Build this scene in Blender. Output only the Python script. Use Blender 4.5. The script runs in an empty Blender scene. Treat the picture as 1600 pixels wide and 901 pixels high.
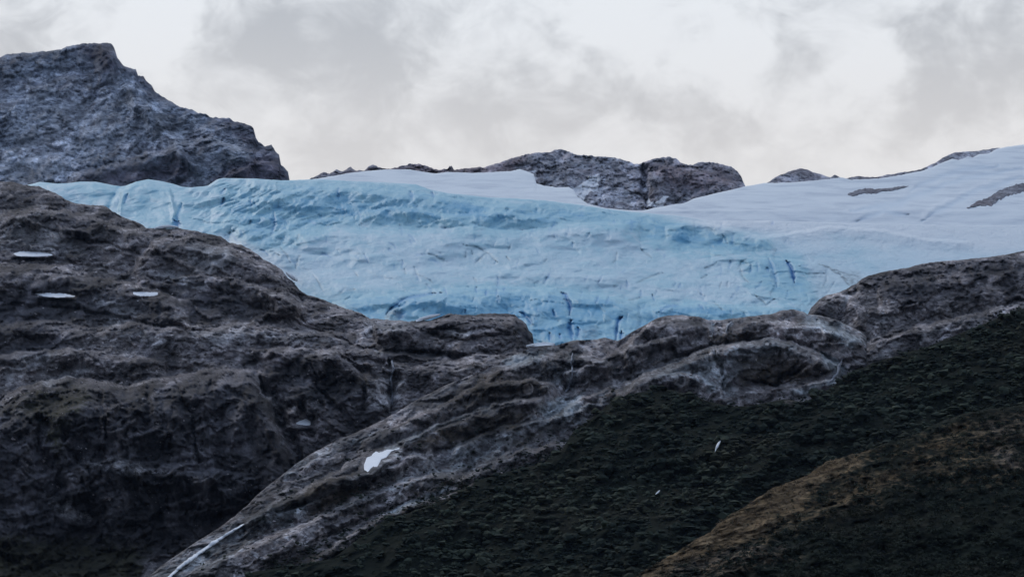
import bpy, math, random
import numpy as np
random.seed(4); RNG = np.random.default_rng(4)
sc = bpy.context.scene
COL = sc.collection

HAZE = 4.5e-6
# ------------------------------------------------------------------ camera
F_PX = 3764.0                       # focal length in pixels of the 1600 px wide photograph
PITCH = math.radians(13.5)
CAM = np.array([0.0, 0.0, 4.0])
FWD = np.array([0, math.cos(PITCH), math.sin(PITCH)])
UP = np.array([0, -math.sin(PITCH), math.cos(PITCH)])
RT = np.array([1.0, 0, 0])
cd = bpy.data.cameras.new('camera'); cam = bpy.data.objects.new('camera', cd); COL.objects.link(cam)
cd.sensor_width = 36; cd.lens = 36 * F_PX / 1600
cd.clip_start = 1; cd.clip_end = 60000
cam.location = CAM; cam.rotation_euler = (math.pi / 2 + PITCH, 0, 0)
sc.camera = cam
sc.view_settings.view_transform = 'Standard'; sc.view_settings.look = 'None'
sc.view_settings.exposure = 0; sc.view_settings.gamma = 1

def ray(px, py):
    px = np.asarray(px, float); py = np.asarray(py, float)
    return FWD + ((px - 800) / F_PX)[..., None] * RT + ((450.5 - py) / F_PX)[..., None] * UP
def world(px, py, D):
    return CAM + ray(px, py) * np.asarray(D, float)[..., None]

# ------------------------------------------------------------------ node helpers
class NT:
    def __init__(s, tree): s.t = tree; s.n = tree.nodes; s.l = tree.links
    def new(s, kind, **kw):
        n = s.n.new(kind)
        for k, v in kw.items(): setattr(n, k, v)
        return n
    def put(s, sock, v):
        if isinstance(v, bpy.types.NodeSocket): s.l.new(v, sock)
        elif v is not None:
            if sock.type == 'RGBA' and len(v) == 3: v = (*v, 1)
            sock.default_value = v
    def math(s, op, a, b=None, clamp=False):
        n = s.new('ShaderNodeMath', operation=op, use_clamp=clamp); s.put(n.inputs[0], a)
        if b is not None: s.put(n.inputs[1], b)
        return n.outputs[0]
    def mix(s, f, a, b, mode='MIX'):
        n = s.new('ShaderNodeMix', data_type='RGBA', blend_type=mode)
        s.put(n.inputs[0], f); s.put(n.inputs[6], a); s.put(n.inputs[7], b); return n.outputs[2]
    def noise(s, vec, scale, detail=6, rough=.55, dist=0, lac=2.0):
        n = s.new('ShaderNodeTexNoise'); s.put(n.inputs['Vector'], vec)
        n.inputs['Scale'].default_value = scale; n.inputs['Detail'].default_value = detail
        n.inputs['Roughness'].default_value = rough; n.inputs['Distortion'].default_value = dist
        n.inputs['Lacunarity'].default_value = lac
        return n.outputs['Fac']
    def ramp(s, v, lo, hi, a=0.0, b=1.0, smooth=True):
        n = s.new('ShaderNodeMapRange', interpolation_type='SMOOTHSTEP' if smooth else 'LINEAR')
        s.put(n.inputs[0], v); s.put(n.inputs[1], lo); s.put(n.inputs[2], hi); s.put(n.inputs[3], a); s.put(n.inputs[4], b)
        return n.outputs[0]
    def mapping(s, vec, rot=(0, 0, 0), scale=(1, 1, 1), loc=(0, 0, 0)):
        n = s.new('ShaderNodeMapping'); s.put(n.inputs[0], vec)
        n.inputs['Rotation'].default_value = rot; n.inputs['Scale'].default_value = scale; n.inputs['Location'].default_value = loc
        return n.outputs[0]
    def attr(s, name):
        n = s.new('ShaderNodeAttribute'); n.attribute_name = name; return n.outputs['Fac']

# ------------------------------------------------------------------ world: dusk sky covered by broken bright cloud
SUN_EL, SUN_ROT = math.radians(46), math.radians(-40)
w = bpy.data.worlds.new('World'); sc.world = w; w.use_nodes = True
T = NT(w.node_tree); T.n.clear()
tc = T.new('ShaderNodeTexCoord').outputs['Generated']
sky = T.new('ShaderNodeTexSky', sky_type='NISHITA'); sky.sun_disc = False
sky.sun_elevation = SUN_EL; sky.sun_rotation = SUN_ROT
bgs = T.new('ShaderNodeBackground'); T.put(bgs.inputs[0], sky.outputs[0]); bgs.inputs[1].default_value = .1
sep = T.new('ShaderNodeSeparateXYZ'); T.put(sep.inputs[0], tc)
stre = T.mapping(tc, scale=(1, 1, 1.25))
big = T.noise(stre, 11, 6, .55, .5)
med = T.noise(T.mapping(tc, rot=(0, math.radians(-30), 0), scale=(.8, 1, 1.3), loc=(3, 1, 2)), 24, 7, .6, .9)
# broad grey cloud banks and bright breaks, each at its own direction in the sky
warp = T.new('ShaderNodeTexNoise'); T.put(warp.inputs['Vector'], tc); warp.inputs['Scale'].default_value = 13; warp.inputs['Detail'].default_value = 5; warp.inputs['Roughness'].default_value = .6
wv = T.new('ShaderNodeVectorMath', operation='MULTIPLY_ADD'); T.put(wv.inputs[0], warp.outputs['Color']); wv.inputs[1].default_value = (.11,) * 3; wv.inputs[2].default_value = (-.055,) * 3
wd = T.new('ShaderNodeVectorMath', operation='ADD'); T.put(wd.inputs[0], tc); T.put(wd.inputs[1], wv.outputs[0])
def bank(px, py, r, amt):
    d = ray(px, py); d = d / np.linalg.norm(d)
    v = T.new('ShaderNodeVectorMath', operation='DISTANCE'); T.put(v.inputs[0], wd.outputs[0]); v.inputs[1].default_value = tuple(d)
    return T.ramp(v.outputs['Value'], 0, r / F_PX, amt, 0.0)
grey = None
for b in [(430, 110, 170, .7), (640, 60, 150, .5), (600, 210, 190, .55), (860, 70, 80, .5), (790, 180, 130, .5), (900, 160, 90, .4), (960, 180, 70, .45), (1080, 190, 110, .5), (1130, 195, 60, .3),
          (1560, 100, 190, 1.05), (1500, 60, 90, .35), (1250, 60, 60, .3), (1250, 230, 200, .35), (1450, 200, 150, .4), (30, 40, 120, .5), (-60, 150, 200, .4),
          (250, 50, 110, -.5), (380, 180, 70, -.3), (950, 60, 130, -.35), (1150, 60, 90, -.25), (1340, 130, 110, -.4), (700, 130, 60, -.2), (440, 230, 60, -.25)]:
    v = bank(*b); grey = v if grey is None else T.math('ADD', grey, v)
tot = T.math('ADD', T.math('MULTIPLY', T.math('SUBTRACT', big, .5), .8), T.math('MULTIPLY', T.math('SUBTRACT', med, .5), 1.3))
tot = T.math('ADD', T.math('ADD', tot, grey), .12)
wis = T.noise(T.mapping(tc, rot=(0, math.radians(-35), 0), scale=(.75, 1, 1.2), loc=(7, 2, 5)), 50, 7, .62, 1.2)
tot = T.math('ADD', tot, T.math('MULTIPLY', T.math('SUBTRACT', wis, .5), .9))
gf = T.ramp(tot, -.08, .82)
cloud = T.mix(gf, (.85, .88, .915), (.50, .525, .56))
warmf = T.math('MULTIPLY', T.ramp(sep.outputs[2], .27, .36, 1, 0), .6)
cloud = T.mix(warmf, cloud, (.84, .79, .75))
high = T.ramp(sep.outputs[2], .38, .95)
cloud = T.mix(high, cloud, (.42, .56, .80))
side = T.ramp(sep.outputs[1], .3, -.6)                       # behind the boat: deeper dusk blue cloud
cloud = T.mix(T.math('MULTIPLY', side, .85), cloud, (.25, .34, .52))
bgc = T.new('ShaderNodeBackground'); T.put(bgc.inputs[0], cloud); bgc.inputs[1].default_value = 1.0
ms = T.new('ShaderNodeMixShader'); ms.inputs[0].default_value = .93
T.l.new(bgs.outputs[0], ms.inputs[1]); T.l.new(bgc.outputs[0], ms.inputs[2])
wo = T.new('ShaderNodeOutputWorld'); T.l.new(ms.outputs[0], wo.inputs[0])

# ------------------------------------------------------------------ sun, veiled by the overcast
sd = bpy.data.lights.new('sun', 'SUN'); sun = bpy.data.objects.new('sun', sd); COL.objects.link(sun)
sd.energy = .9; sd.angle = math.radians(14); sd.color = (1, .95, .9)
sdir = np.array([math.sin(SUN_ROT) * math.cos(SUN_EL), math.cos(SUN_ROT) * math.cos(SUN_EL), math.sin(SUN_EL)])
from mathutils import Vector
sun.rotation_euler = Vector(sdir).to_track_quat('Z', 'Y').to_euler()

# ------------------------------------------------------------------ numpy noise
_perm = np.random.default_rng(11).permutation(256); _perm = np.concatenate([_perm, _perm, _perm])
_g = np.random.default_rng(12).normal(size=(256, 3)); _g /= np.linalg.norm(_g, axis=1)[:, None]
def perlin(p):
    i = np.floor(p).astype(int); f = p - i; i &= 255; u = f * f * f * (f * (f * 6 - 15) + 10)
    out = 0
    for dx in (0, 1):
        wx = u[:, 0] if dx else 1 - u[:, 0]
        for dy in (0, 1):
            wy = wx * (u[:, 1] if dy else 1 - u[:, 1])
            for dz in (0, 1):
                wz = wy * (u[:, 2] if dz else 1 - u[:, 2])
                h = _perm[_perm[_perm[i[:, 0] + dx & 255] + (i[:, 1] + dy & 255)] + (i[:, 2] + dz & 255)]
                g = _g[h]
                out = out + wz * (g[:, 0] * (f[:, 0] - dx) + g[:, 1] * (f[:, 1] - dy) + g[:, 2] * (f[:, 2] - dz))
    return out * 1.6
def fbm(p, n=4, gain=.5, ridged=False):
    a, tot, s = 1.0, 0, 0
    for k in range(n):
        v = perlin(p * 2.03 ** k + 17.3 * k)
        if ridged: v = 1 - 2 * np.abs(v)
        tot = tot + a * v; s += a; a *= gain
    return tot / s
def strata(P, ang, along, across, third=None):
    """world points in a frame that runs along rock layers dipping at ang in the XZ plane (wavelengths in metres)"""
    c, s = math.cos(ang), math.sin(ang)
    a = P[:, 0] * c + P[:, 2] * s; b = -P[:, 0] * s + P[:, 2] * c
    return np.stack([a / along, b / across, P[:, 1] / (third or along)], 1)
def voro(p):
    """cell value and distance to cell border, 2-D cells on the first two coordinates"""
    i = np.floor(p[:, :2]).astype(int); f = p[:, :2] - i
    d1 = np.full(len(p), 9.); d2 = d1.copy(); val = np.zeros(len(p)); tx = np.zeros(len(p)); ty = np.zeros(len(p))
    for dx in (-1, 0, 1):
        for dy in (-1, 0, 1):
            h = _perm[_perm[(i[:, 0] + dx) & 255] + ((i[:, 1] + dy) & 255)]
            qx = dx + _perm[h + 37] / 255. - f[:, 0]; qy = dy + _perm[h + 91] / 255. - f[:, 1]
            d = np.hypot(qx, qy); m = d < d1
            d2 = np.where(m, d1, np.minimum(d2, d)); d1 = np.where(m, d, d1)
            val = np.where(m, _perm[h + 5] / 255., val); tx = np.where(m, qx, tx); ty = np.where(m, qy, ty)
    return val, d2 - d1, tx, ty

def segdist(px, py, pts):
    """distance in pixels to a polyline, and the share of its length at the nearest point"""
    d = np.full(px.shape, 1e9); par = np.zeros(px.shape); n = len(pts) - 1
    for k in range(n):
        (x0, y0), (x1, y1) = pts[k], pts[k + 1]
        vx, vy = x1 - x0, y1 - y0; L = vx * vx + vy * vy + 1e-9
        t = np.clip(((px - x0) * vx + (py - y0) * vy) / L, 0, 1)
        q = np.hypot(px - x0 - t * vx, py - y0 - t * vy); m = q < d
        d = np.where(m, q, d); par = np.where(m, (k + t) / n, par)
    return d, par
def polymask(px, py, pts, soft):
    """1 inside the outline, 0 outside, over a soft edge"""
    ins = np.zeros(px.shape, bool); n = len(pts)
    xs = [p[0] for p in pts]; ys = [p[1] for p in pts]
    bb = (px > min(xs) - soft) & (px < max(xs) + soft) & (py > min(ys) - soft) & (py < max(ys) + soft)
    out = np.zeros(px.shape)
    if not bb.any(): return out
    x, y = px[bb], py[bb]; ins = np.zeros(x.shape, bool)
    for k in range(n):
        (x0, y0), (x1, y1) = pts[k], pts[(k + 1) % n]
        if y0 == y1: continue
        c = ((y0 > y) != (y1 > y)) & (x < (x1 - x0) * (y - y0) / (y1 - y0) + x0)
        ins ^= c
    d, _ = segdist(x, y, list(pts) + [pts[0]])
    sdv = np.where(ins, d, -d)
    out[bb] = np.clip(.5 + sdv / (2 * soft), 0, 1)
    return out
def curve(pts): 
    xs, ys = zip(*pts); return lambda x: np.interp(x, xs, ys)

def make_mesh(name, V, Fq, mat, attrs=None, smooth=True, parent=None):
    me = bpy.data.meshes.new(name)
    V = np.asarray(V, np.float32); Fq = np.asarray(Fq, np.int32); k = Fq.shape[1]
    me.vertices.add(len(V)); me.vertices.foreach_set('co', V.ravel())
    me.loops.add(Fq.size); me.loops.foreach_set('vertex_index', Fq.ravel())
    me.polygons.add(len(Fq)); me.polygons.foreach_set('loop_start', np.arange(0, Fq.size, k, dtype=np.int32))
    me.polygons.foreach_set('loop_total', np.full(len(Fq), k, np.int32))
    me.polygons.foreach_set('use_smooth', np.full(len(Fq), smooth))
    me.update(calc_edges=True)
    for a, v in (attrs or {}).items():
        at = me.attributes.new(a, 'FLOAT', 'POINT'); at.data.foreach_set('value', np.asarray(v, np.float32))
    me.materials.append(mat)
    o = bpy.data.objects.new(name, me); COL.objects.link(o)
    if parent: o.parent = parent
    return o
def tag(o, label, cat=None, kind=None, group=None):
    o['label'] = label
    if cat: o['category'] = cat
    if kind: o['kind'] = kind
    if group: o['group'] = group
    return o
def gridfaces(R, C):
    i = np.arange(R * C).reshape(R, C)
    return np.stack([i[:-1, :-1], i[1:, :-1], i[1:, 1:], i[:-1, 1:]], -1).reshape(-1, 4)

class Land:
    """A landform: a sheet of ground from its skyline down to its foot, with a slope going down behind the skyline."""
    def __init__(s, crest, bottom, depth, step=2.0, x0=-500, x1=2100, fx0=-30, fx1=1630, jag=0.0, jags=9.0, foot=None, back=500., seed=0, fill=40):
        xs = []
        if x0 < fx0: xs.append(np.linspace(x0, fx0, max(3, int((fx0 - x0) / 14)), endpoint=False))
        a, b = max(x0, fx0), min(x1, fx1)
        xs.append(np.linspace(a, b, int((b - a) / step) + 1))
        if x1 > fx1: xs.append(np.linspace(fx1, x1, max(3, int((x1 - fx1) / 14)))[1:])
        X = np.concatenate(xs); cr = curve(crest)(X); bo = curve(bottom)(X) if not np.isscalar(bottom) else np.full(X.shape, float(bottom))
        if jag:
            q = np.stack([X / jags, np.full(X.shape, seed + .5), np.full(X.shape, .3)], 1)
            v = fbm(q, 3, .6)
            blocky = np.round(v * 3) / 3 * .6 + v * .4
            cr = cr + jag * blocky * 1.6
        bo = np.maximum(bo, cr + 3)
        R = int(np.percentile(bo - cr, 90) / step) + 2; s.R, s.Cn = R, len(X)
        v = np.linspace(0, 1, R)
        s.px = np.repeat(X[None], R, 0); s.py = cr[None] + v[:, None] * (bo - cr)[None]
        s.X, s.cr = X, cr; s.t = s.py - cr[None]
        s.D = depth(s.px, s.py) * np.ones_like(s.px); s.depth = depth
        s.foot, s.back = foot, back
        s.attrs = {}
        s._q = None
    def P(s): return world(s.px, s.py, s.D).reshape(-1, 3)
    def round_crest(s, A, T):           # the skyline rolls over: nearly level ground at the top, steeper lower down
        u = np.clip(s.t / T, 0, 1); s.D -= A * (np.sqrt(u) - u * .55)
    def step(s, pts, A, T, ends=25):    # a brow along pts: ledge at the line, steep face below, fading out after T
        X, Y = (s.wx, s.wy) if hasattr(s, 'wx') else (s.px, s.py)
        cx = curve(pts)(X); t = Y - cx
        x0, x1 = pts[0][0], pts[-1][0]
        e = np.clip((X - x0) / ends, 0, 1) * np.clip((x1 - X) / ends, 0, 1)
        u = np.clip(t / T, 0, 1); pr = np.sqrt(np.clip(u * 5, 0, 1)) * (1 - u) ** 1.1 * (t > 0)
        s.D -= A * pr * np.sqrt(e)
    def guard(s, lim):
        """no overhang steeper than lim metres per row"""
        for r in range(1, s.R): s.D[r] = np.minimum(s.D[r], s.D[r - 1] + lim)
    def pad(s, pts, g):
        """a level shelf on which a snow patch or a boulder lies"""
        cx, cy = np.mean([p[0] for p in pts]), np.mean([p[1] for p in pts])
        m = polymask(s.px, s.py, pts, 3.5); m = np.clip(m * 2.2, 0, 1)
        if m.max() == 0: return
        w_ = m > .9; A_ = np.stack([s.px[w_] - cx, np.ones(w_.sum())], 1)
        a, b = np.linalg.lstsq(A_, s.D[w_] + (s.py[w_] - cy) * g, rcond=None)[0]
        s.D = s.D * (1 - m) + m * (b + a * (s.px - cx) - g * (s.py - cy))
    def ledges(s, n, ang, spread, A, T, Ln, seed, box=None):
        """many short broken ledges with undercut faces, lying along the rock layers"""
        rg_ = np.random.default_rng(seed)
        x0, y0, x1, y1 = box or (s.X[0], float(s.cr.min()), s.X[-1], 900)
        for _ in range(n):
            x, y = rg_.uniform(max(x0, -40), min(x1, 1640)), rg_.uniform(y0, y1)
            a = ang(x, y) + rg_.normal() * spread; L = rg_.uniform(*Ln); h = rg_.uniform(*T); am = rg_.uniform(*A)
            c, q = math.cos(a), math.sin(a); hw = L / 2
            m = (np.abs(s.wx - x) < hw + h + 2) & (np.abs(s.wy - y) < hw * abs(q) + h * 1.6 + 6)
            if not m.any(): continue
            dx, dy = s.wx[m] - x, s.wy[m] - y
            u = dx * c - dy * q; v = dx * q + dy * c + (u / hw) ** 2 * h * .35
            e = np.clip((1 - np.abs(u) / hw) * 3, 0, 1); r = np.clip(v / (h * e + 1e-6), 0, 1)
            s.D[m] -= am * e * np.clip(r * 5, 0, 1) ** .6 * np.clip((1 - r) * 3.0, 0, 1) * (1 - .35 * r)
    def groove(s, pts, w_, A, name=None, val=1.0):
        d, par = segdist(s.wx if hasattr(s, 'wx') else s.px, s.wy if hasattr(s, 'wy') else s.py, pts)
        tp = np.clip(np.minimum(par, 1 - par) * 6, .35, 1)
        g = np.exp(-(d / (w_ * tp)) ** 2); s.D += A * g
        if name: s.attrs[name] = np.maximum(s.attrs.get(name, np.zeros_like(s.px)), g * val)
    def warp(s, amt, scale, seed=3.):   # ragged edges for everything traced after this
        q = np.stack([s.px.ravel() / scale, s.py.ravel() / scale, np.full(s.px.size, seed)], 1)
        s.wx = s.px + amt * fbm(q, 4, .6).reshape(s.px.shape); s.wy = s.py + amt * .7 * fbm(q + 31.7, 4, .6).reshape(s.px.shape)
    def paint(s, name, pts, val=1.0, soft=6):
        m = polymask(s.wx, s.wy, pts, soft * 1.6) * val
        s.attrs[name] = np.maximum(s.attrs.get(name, np.zeros_like(s.px)), m)
    def field(s, name): 
        if name not in s.attrs: s.attrs[name] = np.zeros_like(s.px)
        return s.attrs[name]
    def lookup(s, px, py):              # depth of the finished ground at a point
        px = np.atleast_1d(np.asarray(px, float)); py = np.atleast_1d(np.asarray(py, float))
        c = np.clip(np.searchsorted(s.X, px) - 1, 0, s.Cn - 2)
        out = []
        for k in (0, 1):
            col = c + k; top = s.py[0, col]; bot = s.py[-1, col]
            r = np.clip((py - top) / (bot - top), 0, 1) * (s.R - 1.001); ri = r.astype(int); f = r - ri
            out.append(s.D[ri, col] * (1 - f) + s.D[ri + 1, col] * f)
        f = (px - s.X[c]) / (s.X[c + 1] - s.X[c])
        return out[0] * (1 - f) + out[1] * f
    def build(s, name, mat, closed=True, **kw):
        W = world(s.px, s.py, s.D)
        rows = [W]
        if s.foot is not None:          # below the frame the slope runs on down to the shore
            last = W[-1]; ext = []
            for k in range(1, 9):
                u = k / 8; q = last.copy(); q[:, 2] = last[:, 2] * (1 - u) + s.foot[1] * u
                q[:, 1] = last[:, 1] * (1 - u) + s.foot[0] * u; q[:, 0] = last[:, 0] * (1 - .35 * u)
                if 0 < k < 8:
                    nn = fbm(q / 90, 3) * 22; q[:, 1] += nn; q[:, 2] += nn * .5
                ext.append(q)
            rows.append(np.array(ext)); 
        top = W[0]; nb = 8; bk = []
        for k in range(nb, 0, -1):      # the far side
            u = k / nb; q = top.copy(); q[:, 1] += s.back * u; q[:, 2] -= s.back * (.12 * u + .55 * u * u)
            q[:, 2] += fbm(q / 60 + 5, 2) * 6 * u * (k < nb); bk.append(q)
        rows.insert(0, np.array(bk))
        A = np.concatenate(rows, 0); R, C = A.shape[:2]
        at = {}
        for a, v in s.attrs.items():
            ext = [np.repeat(v[:1], nb, 0), v]
            if s.foot is not None: ext.append(np.repeat(v[-1:], 8, 0))
            at[a] = np.concatenate(ext, 0).ravel()
        return make_mesh(name, A.reshape(-1, 3), gridfaces(R, C), mat, at, **kw)

# ------------------------------------------------------------------ materials
def new_mat(name):
    m = bpy.data.materials.new(name); m.use_nodes = True; t = NT(m.node_tree); t.n.clear()
    bs = t.new('ShaderNodeBsdfPrincipled'); o = t.new('ShaderNodeOutputMaterial'); t.l.new(bs.outputs[0], o.inputs[0])
    return m, t, bs
def rock_mat(name, base, dark, light, ang=0.0, rough=.85, stretch=3.0, bump=1.0, lightamt=.5, sc_=1.0, moss=(.035, .033, .016), pale=(.2, .205, .22), deep=(.018, .019, .023), tint=(.085, .06, .055), spec=.12, tg=1.5):
    m, t, bs = new_mat(name)
    pos = t.new('ShaderNodeNewGeometry').outputs['Position']
    st = t.mapping(pos, rot=(0, ang, 0))
    st = t.mapping(st, scale=(sc_ / stretch, sc_ / stretch, sc_))
    n1 = t.noise(pos, .012 * sc_, 6, .6)
    n2 = t.noise(st, .13, 8, .72, .8)
    n3 = t.noise(st, .42, 6, .75, .4)
    n4 = t.noise(pos, .22 * sc_, 6, .72)
    c = t.mix(t.ramp(n2, .42, .60), dark, base)
    c = t.mix(t.math('MULTIPLY', t.ramp(n1, .42, .66), .45), c, tint)
    st2 = t.mapping(t.mapping(pos, rot=(0, ang, 0)), scale=(sc_ / (stretch * 2.6), sc_ / 4, sc_))
    n5 = t.noise(t.mapping(st, loc=(11, 5, 3)), .24, 4, .8, .3)
    n6 = t.noise(st2, .20, 5, .65, .5)
    patch_ = t.ramp(n1, .38, .60, .12, 1.0)
    c = t.mix(t.math('MULTIPLY', t.math('MULTIPLY', t.ramp(n6, .56, .66), patch_), lightamt * .7), c, light)
    c = t.mix(t.math('MULTIPLY', t.math('MULTIPLY', t.ramp(n5, .56, .66), patch_), lightamt), c, light)
    c = t.mix(t.math('MULTIPLY', t.ramp(n4, .47, .38), .85), c, tuple(x * .4 for x in dark))
    brk = t.math('MULTIPLY', t.math('SUBTRACT', t.math('ADD', t.math('MULTIPLY', n2, .6), t.math('MULTIPLY', n4, .4)), .5), 3.6)
    def amt(a): 
        v = t.attr(a); return t.math('MULTIPLY', t.ramp(t.math('ADD', v, t.math('MULTIPLY', brk, t.ramp(v, 0, .3))), .1, .8), t.ramp(v, 0, .15))
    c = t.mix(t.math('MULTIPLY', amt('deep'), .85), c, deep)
    pc = t.mix(t.ramp(n3, .35, .65), tuple(x * .62 for x in pale), pale)
    c = t.mix(t.math('MULTIPLY', amt('pale'), .85), c, pc)
    mc = t.mix(t.ramp(n4, .35, .65), tuple(x * .5 for x in moss), moss)
    c = t.mix(t.math('MULTIPLY', amt('moss'), .9), c, mc)
    tn = t.math('POWER', 2.0, t.math('MULTIPLY', t.attr('tone'), tg))
    tv = t.new('ShaderNodeVectorMath', operation='SCALE'); t.put(tv.inputs[0], c); t.l.new(tn, tv.inputs['Scale']); c = tv.outputs[0]
    c = t.mix(amt('snow'), c, (.78, .80, .84))
    t.put(bs.inputs['Base Color'], c); bs.inputs['Roughness'].default_value = rough
    bs.inputs['Specular IOR Level'].default_value = spec
    h = t.math('ADD', t.math('MULTIPLY', n2, 3.5), t.math('ADD', t.math('MULTIPLY', n3, 2.2), t.math('MULTIPLY', t.noise(pos, .9 * sc_, 4, .7), .9)))
    b = t.new('ShaderNodeBump'); b.inputs['Strength'].default_value = .38 * bump; b.inputs['Distance'].default_value = 1.0 / sc_ * max(1, bump); t.put(b.inputs['Height'], h)
    t.l.new(b.outputs[0], bs.inputs['Normal'])
    return m
M = {}
M['peak'] = rock_mat('peak_rock', (.29, .32, .375), (.14, .158, .20), (.50, .53, .60), ang=math.radians(-18), stretch=2.2, lightamt=.55, tg=1.05, sc_=.7, pale=(.50, .53, .60), tint=(.20, .18, .20), deep=(.085, .075, .10))
M['ridge'] = rock_mat('ridge_rock', (.42, .43, .48), (.22, .22, .26), (.60, .61, .66), ang=math.radians(-30), stretch=1.8, lightamt=.45, tg=1.0, sc_=.65, pale=(.52, .54, .60), deep=(.20, .155, .17), tint=(.28, .22, .23))
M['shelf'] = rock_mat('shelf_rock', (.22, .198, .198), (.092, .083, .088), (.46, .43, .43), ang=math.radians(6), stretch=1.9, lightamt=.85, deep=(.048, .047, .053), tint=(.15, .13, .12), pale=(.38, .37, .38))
M['slab'] = rock_mat('slab_rock', (.25, .235, .238), (.112, .103, .108), (.42, .41, .42), ang=math.radians(-28), stretch=2.0, lightamt=.85, pale=(.33, .36, .38), moss=(.062, .046, .030), tint=(.19, .152, .142), tg=1.6)
M['hillrock'] = rock_mat('hill_ground', spec=.02, rough=1.0, base=(.018, .022, .017), dark=(.011, .014, .011), light=(.07, .064, .05), stretch=1.6, lightamt=.6, moss=(.20, .142, .085), pale=(.17, .15, .145), tint=(.018, .018, .014), deep=(.006, .007, .007))

def ice_mat():
    m, t, bs = new_mat('glacier_ice')
    pos = t.new('ShaderNodeNewGeometry').outputs['Position']
    n1 = t.noise(t.mapping(pos, scale=(1, .4, 1.5)), .014, 6, .6, .8)
    n2 = t.noise(t.mapping(pos, scale=(1, .4, 1.2)), .05, 6, .62, .8)
    n3 = t.noise(t.mapping(pos, scale=(1, .4, 1)), .16, 6, .65)
    b = t.attr('blue'); bn = t.math('ADD', b, t.math('MULTIPLY', t.math('SUBTRACT', n2, .5), t.ramp(b, .0, .3, .5, 1.5)))
    bn = t.math('ADD', bn, t.math('MULTIPLY', t.math('SUBTRACT', n1, .5), .9))
    c = t.mix(t.ramp(bn, -.15, .5), (.57, .705, .77), (.34, .575, .665))
    c = t.mix(t.ramp(bn, .40, 1.1), c, (.17, .42, .60))
    c = t.mix(t.attr('snowy'), c, (.74, .785, .815))
    c = t.mix(t.attr('deepblue'), c, (.025, .19, .50))
    gr = t.math('MULTIPLY', t.attr('grit_shade'), t.ramp(t.math('ADD', t.math('MULTIPLY', n3, .5), t.math('MULTIPLY', n2, .5)), .42, .6, .3, 1))
    c = t.mix(gr, c, (.13, .17, .20))  # dirt on the ice, plus shade painted into crevasses and the ice cave
    c = t.mix(t.math('MULTIPLY', t.ramp(n3, .56, .68), .16), c, (.22, .36, .46))
    t.put(bs.inputs['Base Color'], c); bs.inputs['Roughness'].default_value = .55
    bs.inputs['Specular IOR Level'].default_value = .3
    h = t.math('ADD', t.math('MULTIPLY', n2, 5), t.math('MULTIPLY', n3, 2.0))
    bu = t.new('ShaderNodeBump'); bu.inputs['Strength'].default_value = .6; bu.inputs['Distance'].default_value = 1.0; t.put(bu.inputs['Height'], h)
    t.l.new(bu.outputs[0], bs.inputs['Normal']); return m
M['ice'] = ice_mat()
def snow_mat(name, col, dirt=.1):
    m, t, bs = new_mat(name)
    pos = t.new('ShaderNodeNewGeometry').outputs['Position']
    n = t.noise(t.mapping(pos, rot=(0, math.radians(-18), 0), scale=(.25, .2, 1)), .06, 6, .6, .4)
    c = t.mix(t.math('MULTIPLY', t.ramp(n, .42, .75), dirt), col, (.30, .36, .46))
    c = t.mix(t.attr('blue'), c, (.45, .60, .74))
    t.put(bs.inputs['Base Color'], c); bs.inputs['Roughness'].default_value = .7; bs.inputs['Specular IOR Level'].default_value = .2
    b = t.new('ShaderNodeBump'); b.inputs['Strength'].default_value = .3; t.put(b.inputs['Height'], t.math('MULTIPLY', n, 4)); t.l.new(b.outputs[0], bs.inputs['Normal'])
    return m
M['snow'] = snow_mat('snow', (.74, .785, .815), .45)
M['oldsnow'] = snow_mat('old_snow', (.88, .90, .92), .3)
def plain(name, col, col2, s=.5, rough=.8):
    m, t, bs = new_mat(name); pos = t.new('ShaderNodeNewGeometry').outputs['Position']
    t.put(bs.inputs['Base Color'], t.mix(t.ramp(t.noise(pos, s, 5, .65), .35, .65), col, col2)); bs.inputs['Roughness'].default_value = rough
    bs.inputs['Specular IOR Level'].default_value = .15
    return m
M['foam'] = plain('white_water', (.85, .87, .9), (.62, .66, .7), .25)
M['dimfoam'] = plain('thin_water', (.30, .32, .36), (.18, .19, .22), .25)
M['boulder'] = plain('pale_boulder_stone', (.20, .17, .155), (.12, .105, .10), .3)
def leaf_mat(name, a, b, c_):
    m, t, bs = new_mat(name); pos = t.new('ShaderNodeNewGeometry').outputs['Position']
    v = t.attr('tone')
    c = t.mix(t.ramp(v, 0, 1), a, b); c = t.mix(t.math('MULTIPLY', t.ramp(t.noise(pos, .012, 5, .6), .5, .72), .7), c, c_)
    t.put(bs.inputs['Base Color'], c); bs.inputs['Roughness'].default_value = .9; bs.inputs['Specular IOR Level'].default_value = .05
    return m
M['leaf'] = leaf_mat('beech_foliage', (.025, .033, .027), (.054, .066, .049), (.066, .063, .042))
M['tuss'] = leaf_mat('tussock_grass', (.12, .085, .055), (.26, .19, .13), (.17, .14, .09))
m_, t_, b_ = new_mat('lake_water'); b_.inputs['Base Color'].default_value = (.01, .02, .025, 1); b_.inputs['Roughness'].default_value = .12
bu = t_.new('ShaderNodeBump'); bu.inputs['Strength'].default_value = .4; t_.put(bu.inputs['Height'], t_.noise(t_.new('ShaderNodeNewGeometry').outputs['Position'], .6, 4)); t_.l.new(bu.outputs[0], b_.inputs['Normal']); M['water'] = m_
M['valley'] = plain('valley_floor', (.03, .035, .025), (.02, .022, .018), .02)

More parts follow.
